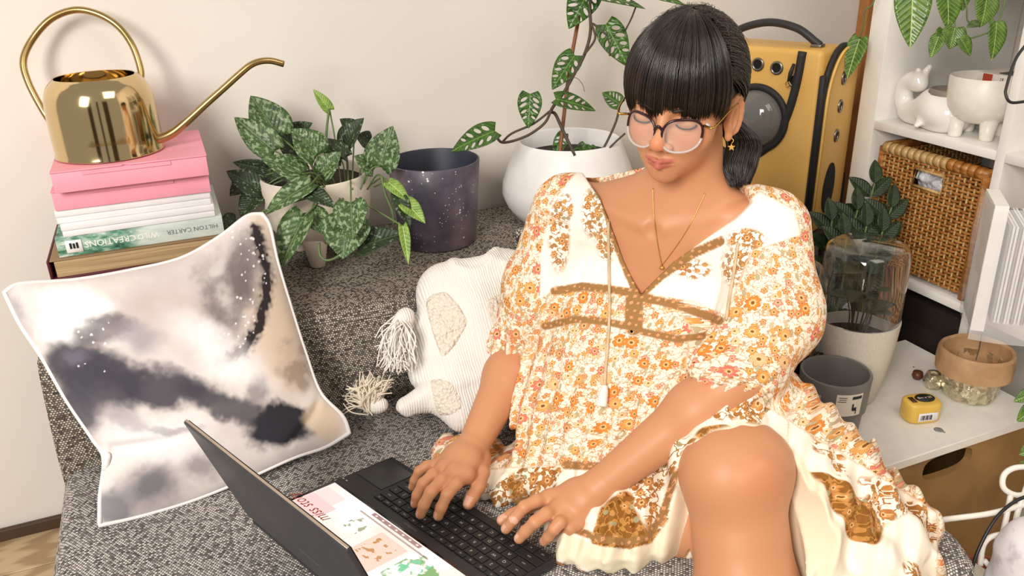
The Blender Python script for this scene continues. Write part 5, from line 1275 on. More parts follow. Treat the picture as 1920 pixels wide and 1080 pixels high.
for s in (-1, 1):   # ears
    ec = (s*.073, -.016, -.006)
    hell(ec, (.010, .027, .016), .006)
    pts = [H(s*(.076+.006*math.sin(a)), -.014+.028*math.cos(a), -.010-.0145*math.sin(a)) for a in np.linspace(-.5, PI*.95, 10)]
    for a, b in zip(pts[:-1], pts[1:]): body.cap(a, b, .0038, .0038, .004)
    hell((s*.080, -.016, -.002), (.006, .014, .008), .004, 'sub')
    hell((s*.074, -.044, -.002), (.0055, .008, .007), .004)
# neck, trunk
NK = H(0, -.060, -.030)
body.cap(NK, K['NB']-TF*.022+TU*-.01, .050, .056, .020)
body.cap(K['NB']-TF*.03, K['shL']-TU*.004-TL*.02, .045, .036, .035); body.cap(K['NB']-TF*.03, K['shR']-TU*.004+TL*.02, .045, .036, .035)
body.ell(T(0, -.075, -.020), (.132, .120, .078), TM, .04)
body.ell(T(0, -.020, -.015), (.138, .050, .060), TM, .03)
for s in (-1, 1): body.ell(T(s*.058, -.115, .030), (.050, .052, .045), TM, .03)
for s in (-1, 1): body.cap(T(s*.014, .012, .044), T(s*.115, .030, .012), .0075, .006, .012)     # collar bones
body.ell(T(0, .012, .062), (.009, .010, .010), TM, .010, 'sub')
body.cap(T(0, -.10, -.03), PV+np.array([0, 0, .02]), .095, .105, .04)
body.ell(PV, (.145, .115, .095), None, .04)
# arms
DL = K['shL']; DR = K['shR']
body.cap(DL, K['elL'], .043, .036, .03).cap(DR, K['elR'], .043, .035, .03)
def forearm(el, wr, hd):
    m = el+(wr-el)*.35; body.cap(el, m, .035, .0375, .02).cap(m, wr, .0365, .0235, .02)
forearm(K['elL'], K['wrL'], 0); forearm(K['elR'], K['wrR'], 0)
# hands
def c3(x, y): return 540+x/3.097, 780+y/3.097
nails = []
def finger(pts, r0, r1, palmc, kn=1.0):
    P = crs([onz(*c3(x, y), z) for (x, y), z in pts], 1) if False else [onz(*c3(x, y), z) for (x, y), z in pts]
    body.cap(palmc, P[0], r0*1.15, r0*1.12, .007)
    rr_ = np.linspace(r0, r1, len(P))
    for i in range(len(P)-1):
        body.cap(P[i], P[i+1], rr_[i]*(1.03 if i else 1.08), rr_[i+1], .0035 if i else .006)
    d = nrm(P[-1]-P[-2]); up = nrm(np.array([0, 0, 1])-d*d[2]); nails.append((P[-1]+d*r1*.1+up*r1*.82, d, up, r1))
pr = K['wrR']; pl = K['wrL']
mcR = [onz(*c3(x, y), z) for (x, y), z in (((1035, 345), .488), ((965, 325), .492), ((905, 305), .489), ((862, 290), .483))]
for a, r in zip(mcR, (.0118, .012, .0115, .0105)): body.cap(pr+(a-pr)*.15, a, .0165, r, .012)
for (a, b) in ((0, 1), (1, 2), (2, 3)): body.cap((pr+mcR[a])/2, (pr+mcR[b])/2, .0165, .0155, .012)
finger([((1035, 345), .488), ((975, 395), .4925), ((925, 455), .4885), ((890, 530), .472), ((872, 580), .4595)], .0092, .0072, mcR[0])
finger([((965, 325), .492), ((890, 375), .497), ((830, 440), .493), ((790, 515), .475), ((770, 570), .4595)], .0094, .0073, mcR[1])
finger([((905, 305), .489), ((840, 340), .495), ((785, 392), .490), ((750, 460), .473), ((738, 508), .4595)], .0088, .0069, mcR[2])
finger([((862, 290), .483), ((805, 290), .489), ((762, 320), .484), ((735, 375), .469), ((722, 412), .4585)], .0078, .0061, mcR[3])
finger([((1125, 250), .478), ((1128, 330), .476), ((1105, 410), .470), ((1070, 470), .464), ((1048, 510), .4595)], .0115, .0082, pr+(mcR[0]-pr)*.25)
mcL = [onz(*c3(x, y), z) for (x, y), z in (((1520, 478), .487), ((1575, 535), .487), ((1630, 585), .482), ((1680, 620), .474))]
for a, r in zip(mcL, (.0118, .012, .0112, .010)): body.cap(pl+(a-pl)*.15, a, .0165, r, .012)
for (a, b) in ((0, 1), (1, 2), (2, 3)): body.cap((pl+mcL[a])/2, (pl+mcL[b])/2, .0165, .0150, .012)
finger([((1520, 478), .487), ((1445, 492), .492), ((1372, 528), .489), ((1310, 600), .472), ((1266, 655), .458)], .0092, .0073, mcL[0])
finger([((1575, 535), .487), ((1500, 568), .492), ((1435, 615), .487), ((1380, 670), .470), ((1342, 712), .458)], .0092, .0072, mcL[1])
finger([((1630, 585), .482), ((1580, 618), .486), ((1545, 655), .479), ((1510, 700), .464), ((1487, 728), .4545)], .0084, .0066, mcL[2])
finger([((1680, 620), .474), ((1640, 650), .474), ((1620, 675), .464), ((1600, 690), .452)], .0072, .006, mcL[3])
finger([((1640, 440), .474), ((1510, 470), .4705), ((1400, 525), .466), ((1300, 575), .461), ((1242, 606), .4575)], .0112, .0075, pl+(mcL[0]-pl)*.3)
# legs, joined to the trunk but kept apart from the arms
legs = Sdf()
def limb(a, b, ra, rb, k=.03): legs.cap(a, b, ra, rb, k)
limb(K['hipL'], K['knL'], .085, .062); limb(K['hipR'], K['knR'], .078, .045)
legs.cap(K['knL']+[-.022, -.010, .006], K['knL']+[.022, -.010, .006], .043, .043, .04); legs.ell(K['knL']+[-.002, -.050, .018], (.024, .014, .027), None, .02)
cv = K['knL']+(K['anL']-K['knL'])*.33+np.array([.0, .012, 0])
limb(K['knL']+[0, .0, -.01], cv, .060, .0615, .02); limb(cv, K['anL'], .061, .034)
cv2 = K['knR']+(K['anR']-K['knR'])*.35+np.array([.0, .01, -.004])
limb(K['knR'], cv2, .044, .044, .02); limb(cv2, K['anR'], .043, .030)
legs.cap(K['anL']+[0, .015, -.05], K['anL']+[-.02, -.11, -.105], .032, .020, .03); legs.cap(K['anL'], K['anL']+[0, .02, -.085], .032, .03, .02)
legs.cap(K['anR'], K['anR']+[.09, .05, .01], .028, .02, .02)
body.add(legs.val, (.58, .75, .33), .50, .003)
def mesh_body(h): return body.mesh(np.array([.14, .26, -.01]), np.array([.95, 1.24, 1.14]), h)

def skin_colours(v):
    col = np.ones((len(v), 3))*np.array(SKIN)
    q = (v-OH)@HM.T/HS
    def m(c, r, p=1.0): d = np.linalg.norm((q-np.array(c))/np.array(r), axis=1); return (1-sstep(.55, 1.05, d))*p
    lips = np.zeros(len(v)); q0 = q; q = q.copy(); q[:, 1] -= .15*np.abs(q[:, 0])-.0006
    for s in (-1, 1): lips = np.maximum(lips, np.maximum(m((s*.009, -.0642, .090), (.0165, .0042, .03)), m((s*.006, -.0722, .090), (.0155, .0055, .03))))
    lips *= (q[:, 2] > .07)
    def mixc(msk, h): nonlocal col; col = col*(1-msk[:, None])+np.array(hexc(h))*msk[:, None]
    mixc(m((.040, -.034, .068), (.03, .022, .04), .30), 'd9805c'); mixc(m((-.040, -.034, .068), (.03, .022, .04), .30), 'd9805c'); mixc(m((0, -.036, .108), (.016, .014, .02), .35), 'd9805c')
    mixc(lips*.8, 'b8605a')
    ml = np.exp(-((q[:, 1]+.0674)/.0009)**2)*sstep(.026, .020, np.abs(q[:, 0]))*(q[:, 2] > .065); mixc(ml*.8, '7d3a30')  # crease between the lips darkened in the skin colour
    for s in (-1, 1): mixc(m((s*.0055, -.0470, .100), (.0042, .0028, .006), .6), '7a4028')  # nostril shading painted into the skin colour
    q = q0
    kn = 1-sstep(.25, 1.0, np.linalg.norm((v-(K['knL']+[0, -.05, .02]))/np.array([.05, .04, .05]), axis=1)); mixc(kn*.30, 'd07a5e')
    for c, d, up, r in nails:
        w = v-c; x = w@np.cross(d, up); y = w@d; z = w@up
        mk = (np.abs(x) < r*.68)*(np.abs(y) < r*.95)*(z > -r*.45); mixc(mk*.75, 'e9b7a2')
    scalp = m((0, .06, -.02), (.085, .085, .10), 1.0)*(q[:, 1] > .02)
    return np.c_[col, np.ones(len(v))]
SKIN = hexc('c98e68')
t = NT('skin'); t.bump(t.noise(t.obj(), 500, 2), .08, .0006)
M_skin = t.out(t.attr('Tone', 'Color'), .46, Subsurface_Weight=.12, Subsurface_Radius=(.012, .005, .003), Subsurface_Scale=.6, Specular_IOR_Level=.35)
woman = thing('person', 'woman with dark fringe and glasses in a floral dress typing on the laptop', 'person', (.60, .90, .43))
v, f = mesh_body(.0021)
o = add('body', v, f, M_skin, woman, uv=None); attr(o, 'Tone', skin_colours(v), 'FLOAT_COLOR')
for s in (-1, 1):    # lowered lashes and brows
    pts = [H(s*(.031+.0150*math.cos(a)), -.0075-.0052*math.sin(a), .0735+.0122*math.sin(a)*.9+.003) for a in np.linspace(.1, PI-.1, 12)]
    add('eyelash', *tube(crs(pts, 3), .0011, 6), plain('lash_black', '1a1412', .6, 0), woman)
    pts = [H(s*(.014+.030*k/8), .010+.004*math.sin(k/8*PI), .0925-.016*(k/8)**1.6) for k in range(9)]
    add('eyebrow', *tube(pts, [.0012]+[.0022]*6+[.0015, .0008], 6), plain('brow_brown', '2b1d17', .7, 0), woman)

# ------------------------------------------------------------ hair
t = NT('dark_hair'); M_hair = t.out(t.ramp(t.attr('Strand', 'Fac'), [(0, hexc('0d0807')), (.6, hexc('1b120e')), (1, hexc('3a2a20'))]), .29, Specular_IOR_Level=.55)
HC = np.array([0, .030, -.012]); HR = np.array([.0775, .0935, .0965])
def hs(dirv, off=0.): d = nrm(dirv); return HC+d*(HR+off)
def slerp(a, b, t_):
    a = nrm(a); b = nrm(b); w = math.acos(max(-1, min(1, a@b)));
    return (math.sin((1-t_)*w)*a+math.sin(t_*w)*b)/math.sin(w) if w > 1e-4 else a
S = Sdf(); S.ell(H(*HC), (HR+.0005)*HS, HM, .01)
S.add(lambda P: np.maximum(((P-OH)@HM.T)[..., 1]-.030*HS, .028*HS-((P-OH)@HM.T)[..., 2]), H(0, -.04, .08), .12, .006, 'sub')   # face left free
S.ell(H(.075, -.018, .002), (.026, .026, .026), HM, .006, 'sub').ell(H(-.075, -.018, .002), (.026, .026, .026), HM, .006, 'sub')
S.add(lambda P: ((P-OH)@HM.T)[..., 1]+.046, H(0, -.1, 0), .12, .01, 'sub')
hair = None
v, f = S.mesh(H(0, .02, 0)-.16, H(0, .02, 0)+.16, .004)
hair = add('hair', v, f, M_hair, woman, uv=None); attr(hair, 'Strand', np.zeros(len(v)), 'FLOAT')
rg = np.random.RandomState(4)
def strands_mesh(curves, r, seg=4):
    """many thin tubes at once; curves (N, m, 3)"""
    C_ = np.asarray(curves); N, m, _ = C_.shape; Tn = np.gradient(C_, axis=1); Tn /= np.linalg.norm(Tn, axis=2)[..., None]+1e-12
    out_ = C_-OH; out_ = out_-Tn*(out_*Tn).sum(2)[..., None]; out_ /= np.linalg.norm(out_, axis=2)[..., None]+1e-12
    sd = np.cross(Tn, out_); V = np.zeros((N, m, seg, 3)); rr_ = r*np.concatenate([[.8], np.ones(m-3), [.7, .25]])
    for k in range(seg):
        a = 2*PI*k/seg; V[:, :, k] = C_+rr_[None, :, None]*(math.cos(a)*out_*.7+math.sin(a)*sd*1.15)
    idx = np.arange(N*m*seg).reshape(N, m, seg); q = []
    for k in range(seg): k2 = (k+1) % seg; q.append(np.stack([idx[:, :-1, k], idx[:, :-1, k2], idx[:, 1:, k2], idx[:, 1:, k]], -1).reshape(-1, 4))
    return V.reshape(-1, 3), np.concatenate(q)
def add_strands(name, cv, r, label=None):
    cv = np.array(cv); v, q = strands_mesh(cv, r); o = add(name, v, q, M_hair, hair, uv=None)
    s_ = np.repeat(rg.rand(len(cv))**1.5, cv.shape[1]*4); attr(o, 'Strand', s_, 'FLOAT'); tag(o, kind='stuff'); return o
crown = nrm([.01, 1.0, .12])
cv = []
for i in range(2600):          # fringe, combed straight forward from the crown
    ph = math.radians(rg.uniform(-68, 66)); ph2 = ph*.98+.02*rg.randn()
    ye = .012+.004*rg.randn()+.016*(abs(math.degrees(ph))/68)**2*-1+.007*math.sin(ph*9)+.003*math.sin(ph*31)
    p0 = crown+.10*np.array([math.sin(ph), 0, math.cos(ph)])*rg.rand()
    ca = (ye-HC[1])/HR[1]; e = np.array([math.sin(ph2), ca/max(.3, math.sqrt(1-ca*ca)), math.cos(ph2)])
    off = .0015+.0075*rg.rand(); pts = []
    for t_ in np.linspace(0, 1, 13):
        d = slerp(p0, e, t_); q = hs(d, off+.006*math.sin(t_*PI*.9)); 
        if t_ > .75: q = q+np.array([0, 0, .002*(t_-.75)/.25])
        pts.append(H(*q))
    cv.append(pts)
add_strands('fringe', cv, .00062)
cv = []
anc = nrm([.22, -.62, -.80])
for i in range(3200):          # sides and back drawn to the low tail
    if rg.rand() < .62:
        ph = math.radians(rg.uniform(60, 300)); a0 = rg.uniform(.06, .35); s0 = crown*math.cos(a0)+math.sin(a0)*np.array([math.sin(ph), 0, math.cos(ph)])
    else:
        sd_ = 1 if rg.rand() < .7 else -1; a0 = rg.uniform(.3, 1.32); ph = sd_*math.radians(rg.uniform(60, 72)-8*max(0, a0-1.0)); s0 = np.array([math.sin(a0)*math.sin(ph), math.cos(a0), math.sin(a0)*math.cos(ph)])
    off = .001+.007*rg.rand(); pts = []; an = anc+.10*rg.randn(3)
    for t_ in np.linspace(0, 1, 13):
        d = slerp(s0, an, t_)
        if abs(d[0]) > .5 and t_ < .8: d = nrm(d+np.array([0, .10*math.sin(t_*PI), 0]))
        pts.append(H(*hs(d, off+.004*math.sin(t_*PI))))
    cv.append(pts)
add_strands('back_hair', cv, .00068)
cv = []; ta = H(*hs(anc, .004))
tail_px = [ta, at(1392, 262, 1.145), at(1388, 305, 1.135), at(1386, 350, 1.13)]
for i in range(1100):
    w = rg.randn(2); w = w/max(1, np.linalg.norm(w)/1.4); L = rg.uniform(.80, 1.02)
    ax1, ax2 = RT, FW
    pts = [p+(ax1*w[0]*s_+ax2*w[1]*s_*.7)+rg.randn(3)*.0008 for p, s_ in zip(tail_px, (.010, .0155, .0165, .009))]
    pts[-1] = pts[-2]+(pts[-1]-pts[-2])*L*rg.uniform(.75, 1.05)
    cv.append(crs(pts, 4))
add_strands('tail', cv, .0007)
cv = []
for i in range(260):          # wisps
    ph = rg.uniform(0, 2*PI); a0 = rg.uniform(.0, .9); s0 = np.array([math.sin(a0)*math.sin(ph), math.cos(a0), math.sin(a0)*math.cos(ph)]); e = nrm(s0+.5*rg.randn(3)); 
    cv.append([H(*hs(slerp(s0, e, t_), .006+.010*t_*rg.rand())) for t_ in np.linspace(0, 1, 8)])
add_strands('wisp', cv, .0003)

# ------------------------------------------------------------ glasses
gl = thing('glasses', 'clear and burgundy rimmed glasses with gold temples on the woman\'s nose', 'glasses', H(0, -.018, .10))
M_frame = plain('burgundy_acetate', '2d0f1a', .2, .02); M_clearf = plain('clear_acetate', 'cfc6c2', .15, .02, Alpha=.75); M_gold = plain('thin_gold', 'c79a4a', .25, .02, metal=1.0)
gt_ = .16
def G(s, x, y, z=0): # lens plane, slightly wrapped and raked
    X = s*(.0300)+x; return H(X, -.021+y, .104-.55*X*X/.06-.18*y-z+.0)
def rim(s):
    out = []
    for a in np.linspace(0, 2*PI, 49)[:-1]:
        c, sn = math.cos(a), math.sin(a); rx = .0250*(1+.05*max(0, s*c)*max(0, sn)); ry = .0225
        x = rx*math.copysign(abs(c)**.82, c); y = ry*math.copysign(abs(sn)**.86, sn)+.0025*max(0, s*c)*max(0, sn)
        out.append((x, y))
    return out
for s in (-1, 1):
    rp = rim(s); P = np.array([G(s, x, y) for x, y in rp])
    n_ = len(P); top_i = [i for i in range(n_) if rp[i][1] > -.004]
    i0 = next(i for i in range(n_) if rp[i][1] > -.004 and rp[i-1][1] <= -.004); order = [(i0+k) % n_ for k in range(len(top_i))]
    add('rim_top', *tube(P[order], .0017, 8), M_frame, gl); rest = [(order[-1]+k) % n_ for k in range(n_-len(order)+2)]
    add('rim_bottom', *tube(P[rest], .0015, 8), M_clearf, gl)
    L_ = np.array([G(s, x*.97, y*.97, .0004) for x, y in rp]); c_ = G(s, 0, 0, -.0012)
    V_ = np.concatenate([[c_], (L_+c_)/2-HF*-.0008, L_]); fc = [[0, 1+k, 1+(k+1) % n_] for k in range(n_)]+[[1+k, 1+n_+k, 1+n_+(k+1) % n_, 1+(k+1) % n_] for k in range(n_)]
    ln_o = add('lens', V_, fc, NT('lens_film').out((.95, .97, 1), .03, Alpha=.13, Specular_IOR_Level=1.0), gl, label='clear lens')
    tp = [G(s, s*.0252, .013), H(s*.071, -.006, .080), H(s*.078, .004, .030), H(s*.081, .006, -.004)]
    add('temple', *tube(crs(tp, 6), [.0016]*6+[.0011]*13, 8), M_gold, gl); add('hinge', *tube([G(s, s*.027, .0135), G(s, s*.031, .0125)], .0026, 8), M_clearf, gl)
add('bridge', *tube(crs([G(-1, .0238, .006), H(0, -.008, .1065), G(1, -.0238, .006)], 6), .0019, 8), M_frame, gl)

# ------------------------------------------------------------ dress
DR_ = Sdf()
g_ = .010
DR_.ell(T(0, -.075, -.020), (.132+g_, .120+g_, .078+g_), TM, .04)
DR_.ell(T(0, -.022, -.015), (.138+g_, .050+g_, .060+g_), TM, .03)
DR_.cap(K['NB']-TF*.03, K['shL']-TU*.002, .045+.007, .036+.012, .03); DR_.cap(K['NB']-TF*.03, K['shR']-TU*.002, .045+.007, .036+.012, .03)
for s in (-1, 1): DR_.ell(T(s*.058, -.115, .030), (.050+g_, .052+g_, .045+g_), TM, .035)
# blouson fall of the skirt part under the bust
b1 = at(1190, 640, 1.235); b2 = at(1150, 745, 1.235); b3 = at(1110, 810, 1.225)
DR_.ell(b1, (.135, .085, .078), TM, .05); DR_.ell(b2, (.135, .085, .072), TM, .05); DR_.ell(b3, (.120, .060, .055), TM, .045)
DR_.ell(PV, (.17, .13, .10), None, .04)
# sleeves
def sleeve(sh, el, cuff, r0, r1, rc):
    m = sh+(el-sh)*.55; DR_.cap(sh+(el-sh)*.02, m, r0, r1, .03); DR_.cap(m, cuff, r1, rc, .02)
cuR = at(972, 655, 1.345); cuL = at(1350, 696, 1.08)
sleeve(K['shR'], K['elR']+TL*.004, cuR, .052, .064, .047)
mL = at(1445, 590, 1.10); DR_.cap(K['shL'], mL, .052, .066, .03); DR_.cap(mL, at(1400, 668, 1.08), .064, .056, .02); DR_.cap(at(1400, 668, 1.08), cuL, .056, .041, .015)
# skirt over the thighs and lap
kL = K['hipL']+(K['knL']-K['hipL'])*.93
DR_.cap(K['hipL'], kL, .098, .074, .04); DR_.cap(K['hipR'], K['knR']+[.0, .0, .0], .100, .060, .05); DR_.cap(K['knR']+[.0, -.005, .0], K['knR']+[.085, -.035, .0], .056, .060, .03)
def flat(u, v_, z, rx, ry, rz_, k=.03, yaw_=0): c, s = math.cos(yaw_), math.sin(yaw_); DR_.ell(onz(u, v_, z), (rx, ry, rz_), [[c, s, 0], [-s, c, 0], [0, 0, 1]], k)
flat(1200, 925, .465, .090, .075, .050, .04, .4); flat(1110, 950, .440, .080, .080, .028, .03, .2); flat(1200, 975, .452, .080, .055, .046, .03); flat(1150, 1010, .438, .075, .040, .022, .03)
flat(1010, 880, .440, .075, .050, .020, .03); flat(960, 900, .436, .050, .040, .018, .02); flat(905, 860, .436, .045, .040, .016, .02); flat(855, 845, .430, .035, .035, .016, .02)
flat(1100, 850, .470, .095, .085, .050, .04)
for a, b, ra, rb in (((1440, 790, 1.14), (1530, 900, 1.12), .075, .080), ((1530, 900, 1.12), (1600, 1040, 1.10), .080, .085), ((1600, 1040, 1.10), (1620, 1180, 1.10), .085, .085), ((1560, 900, 1.18), (1655, 1010, 1.14), .06, .062), ((1655, 1010, 1.14), (1670, 1160, 1.12), .06, .06), ((1470, 840, 1.09), (1510, 980, 1.045), .045, .045), ((1510, 980, 1.045), (1520, 1120, 1.04), .045, .045)):
    DR_.cap(at(*a), at(*b), ra, rb, .03)
def folds(P):
    q = (P-TC)@TM.T; x, y = q[..., 0], q[..., 1]
    w = .010*fbm(P*9, 2)
    low = sstep(-.135, -.20, y)
    g = low*(.0042*np.sin((x+w)*2*PI/.030+3*fbm(P*6+3, 2))+.0045*fbm(np.stack([x*26, y*7, q[..., 2]*12], -1), 3))
    # long folds of the skirt at her left
    r_ = (P-CAM); 
    s1 = sstep(.60, .68, P[..., 0])*sstep(.86, .76, P[..., 1])*sstep(.60, .56, P[..., 2]); rd = (P[..., 0]-.60)*.8+(P[..., 2]-.5)*.5
    g = g+s1*(.008*np.sin(rd*2*PI/.052+4*fbm(P*5, 2))-.004)
    g = g+.0035*fbm(P*22, 3)
    g = g+.010*(1-low)*0
    # crumples in the lap
    lap_ = sstep(.56, .50, P[..., 2])*sstep(.52, .44, P[..., 0]); rg_ = fbm(P*np.array([20, 20, 26])+8, 3); g = g+lap_*(.012*np.abs(rg_)-.006)
    for c, d, R in ((cuR, K['elR']-K['wrR'], .085), (cuL, K['elL']-K['wrL'], .085)):   # gathers at the cuffs
        ax = nrm(d); w_ = P-c; h = w_@ax; u1 = nrm(np.cross(ax, [0, 0, 1])); u2 = np.cross(ax, u1); an = np.arctan2(w_@u2, w_@u1)
        near = sstep(.10, .04, np.linalg.norm(w_, axis=-1)); g = g+near*.0022*np.sin(an*22+h*20)
    for c in (K['shR'], K['shL']):
        w_ = P-(c-TU*.06); near = sstep(.11, .03, np.linalg.norm(w_, axis=-1)); g = g+near*.0022*np.sin((w_@TL)*2*PI/.017+(w_@TU)*20+2*fbm(P*14, 2))
    return g
DR_.add(folds, TC, 3, .01, 'disp')
# cuffs end cleanly where the forearm leaves
def plane_cut(c, ax, R):
    ax = nrm(ax); DR_.add(lambda P: np.maximum(-((P-c)@ax), np.linalg.norm(P-c, axis=-1)-R), c, R, .006, 'sub')
# neckline: a wedge through the front, widening to the shoulders
ncl = [(1092, 300), (1108, 335), (1128, 368), (1147, 425), (1170, 490), (1198, 552), (1222, 528), (1262, 492), (1330, 447), (1392, 408), (1430, 376), (1428, 330), (1400, 240), (1150, 240)]
cpl = T(0, -.05, .062)
def on_pl(u, v_): r = ray(u, v_); return CAM+r*(((cpl-CAM)@TF)/(r@TF))
NCL = np.array([[(on_pl(u, v_)-TC)@TL, (on_pl(u, v_)-TC)@TU] for u, v_ in ncl])
def poly_sd(x, y, poly):
    d = np.full(x.shape, 1e9); ins = np.zeros(x.shape, bool)
    for (x0, y0), (x1, y1) in zip(poly, np.roll(poly, -1, 0)):
        ex, ey = x1-x0, y1-y0; t_ = np.clip(((x-x0)*ex+(y-y0)*ey)/(ex*ex+ey*ey), 0, 1); d = np.minimum(d, np.hypot(x-x0-t_*ex, y-y0-t_*ey))
        c = ((y0 > y) != (y1 > y)); ins ^= c & (x < (x1-x0)*(y-y0)/(y1-y0+1e-12)+x0)
    return np.where(ins, -d, d)
def vcut(P):
    # parallel to the camera-ward chest direction so that the cut is square to the cloth
    dv = nrm(TF*.12-FW*.88); w_ = P-cpl; t_ = (w_@TF)/(dv@TF); q = P-t_[..., None]*dv-TC
    return np.maximum(poly_sd(q@TL, q@TU, NCL), -((P-TC)@TF)-.045)
DR_.add(vcut, T(0, .0, .03), .25, .003, 'sub')
# opening over the knee and shin
def knee_open(P):
    a = K['knL']+(K['hipL']-K['knL'])*.06+np.array([0, 0, .0]); b = K['knL']+np.array([0, -.01, -.01]); c = K['knL']+(K['anL']-K['knL'])*1.0
    def cp(a, b, ra, rb): d = b-a; w_ = P-a; t_ = np.clip((w_@d)/(d@d), 0, 1); return np.linalg.norm(w_-t_[..., None]*d, axis=-1)-(ra+(rb-ra)*t_)
    return np.minimum(cp(a, b, .046, .067), np.minimum(cp(b, c, .067, .066), cp(b+np.array([0, -.02, 0]), b+np.array([-.01, -.28, -.02]), .066, .09)))
DR_.add(knee_open, K['knL']+[0, -.1, -.2], .5, .004, 'sub')
# gap where the folded calf shows
ga = at(1262, 1000, 1.03); DR_.cap(at(1275, 1010, 1.03), at(1250, 1100, 1.0), .030, .05, .006, 'sub')
DR_.add(lambda P: P[..., 2]-.4215-.0*P[..., 0]+9*np.clip(.60-P[..., 1], 0, 1), np.array([.5, .8, .3]), .6, .004, 'sub')
v, f = DR_.mesh(np.array([.14, .42, .10]), np.array([1.02, 1.28, .98]), .0026)
# which cloth is where: a print layout on the garment
q = (v-TC)@TM.T; PXY = proj(v)
def px_poly(poly): return -poly_sd(PXY[:, 0], PXY[:, 1], np.array(poly, float))   # positive inside, in layout units
def band(pts, w):
    d = np.full(len(v), 1e9); P_ = np.array(pts, float)
    for (x0, y0), (x1, y1) in zip(P_[:-1], P_[1:]):
        ex, ey = x1-x0, y1-y0; t_ = np.clip(((PXY[:, 0]-x0)*ex+(PXY[:, 1]-y0)*ey)/(ex*ex+ey*ey), 0, 1); d = np.minimum(d, np.hypot(PXY[:, 0]-x0-t_*ex, PXY[:, 1]-y0-t_*ey))
    return w-d
front = (q[:, 2] > -.03)
yoke = np.clip(np.maximum(px_poly([(1085, 318), (1130, 335), (1205, 560), (1180, 548), (1045, 540), (1012, 560), (1015, 470), (1035, 380)]), px_poly([(1205, 548), (1330, 430), (1425, 360), (1490, 395), (1500, 440), (1410, 470), (1360, 590), (1300, 565)]))/3+.5, 0, 1)*front
trim = np.maximum.reduce([band([(1100, 318), (1133, 372), (1152, 440), (1178, 510), (1197, 552)], 9), band([(1205, 548), (1240, 516), (1300, 475), (1352, 452)], 9)-np.clip((PXY[:, 0]-1352)*.3, 0, 9),
                          band([(1040, 546), (1092, 537), (1140, 542), (1180, 548)], 8), band([(1212, 560), (1270, 572), (1350, 602)], 8), band([(1022, 612), (1080, 598), (1140, 604), (1175, 612)], 7), band([(1205, 622), (1270, 636), (1318, 630)], 7), band([(1190, 555), (1188, 612)], 17),
                          band([(1060, 872), (1110, 874), (1160, 876)], 8), band([(900, 800), (940, 850)], 5)])
trim = np.clip(trim/2+.5, 0, 1)*(q[:, 2] > -.06)
spray = np.zeros(len(v))
for cx, cy_, rx, ry in ((1112, 400, 24, 52), (1138, 450, 22, 45), (1048, 440, 22, 75), (1060, 390, 16, 30), (1300, 505, 38, 20), (1400, 450, 40, 24), (1385, 500, 36, 44)):
    spray = np.maximum(spray, 1-sstep(.7, 1.1, np.hypot((PXY[:, 0]-cx)/rx, (PXY[:, 1]-cy_)/ry)))
skirt = np.clip(np.maximum(px_poly([(1040, 870), (1180, 870), (1280, 790), (1400, 735), (1500, 800), (1760, 960), (1760, 1300), (1000, 1300), (860, 960), (880, 880)]), 0)/4, 0, 1)*(v[:, 1] < 1.0)
sdk = knee_open(v); sdg = np.abs(sdk); hem = (1-sstep(.010, .014, sdk))*skirt
hl_ = [(985, 975), (1050, 1022), (1120, 1048), (1180, 1054), (1235, 1040), (1275, 985), (1305, 890)]; hem = np.maximum(hem, np.clip(band(hl_, 24)/2+.5, 0, 1))
edge2 = sstep(.028, .030, sdk)*(1-sstep(.038, .040, sdk))*(PXY[:, 0] < 1420)*skirt
hb = band(hl_, 44); trim = np.maximum(trim, np.clip(hb/2+.5, 0, 1)*np.clip((14-hb)/2+.5, 0, 1)*(PXY[:, 1] > 880)*(PXY[:, 0] > 960))
# print coordinates on the cloth, in metres
isR = np.linalg.norm(v-(K['shR']+K['elR'])/2, axis=1) < .135; axd = lambda a, b: np.linalg.norm((v-a)-((v-a)@nrm(b-a))[:, None]*nrm(b-a), axis=1); isR &= (q[:, 0] < -.085) & (axd(K['shR'], K['elR']) < .071)
isL = (np.linalg.norm(v-(K['shL']+mL)/2, axis=1) < .13) | (np.linalg.norm(v-at(1400, 670, 1.08), axis=1) < .09)
def arm_uv(a, b):
    ax = nrm(b-a); u1 = nrm(np.cross(ax, FW)); u2 = np.cross(ax, u1); w_ = v-a; an = np.arctan2(w_@u1, -(w_@u2)*np.sign((-FW)@u2)*-1); return np.stack([an*.062, w_@ax+.4], 1)
pat = np.stack([q[:, 0]+.3*q[:, 2], q[:, 1]-.5*q[:, 2]], 1)
def plane_uv(nv):
    nv = nrm(nv); a = nrm(np.cross([0, 0, 1], nv)); b = np.cross(nv, a); return np.stack([v@a, v@b], 1)
sk_ = np.where((PXY[:, 0] > 1478)[:, None], plane_uv([.15, -.82, .50]), plane_uv([-.1, -.55, .83]))+3.1
pat = np.where(skirt[:, None] > .5, sk_, pat)
pat = np.where(isR[:, None], arm_uv(K['shR'], K['elR'])+1.3, pat); pat = np.where((isL & (skirt < .5) & (yoke < .5))[:, None], arm_uv(K['shL'], mL)+2.1, pat)
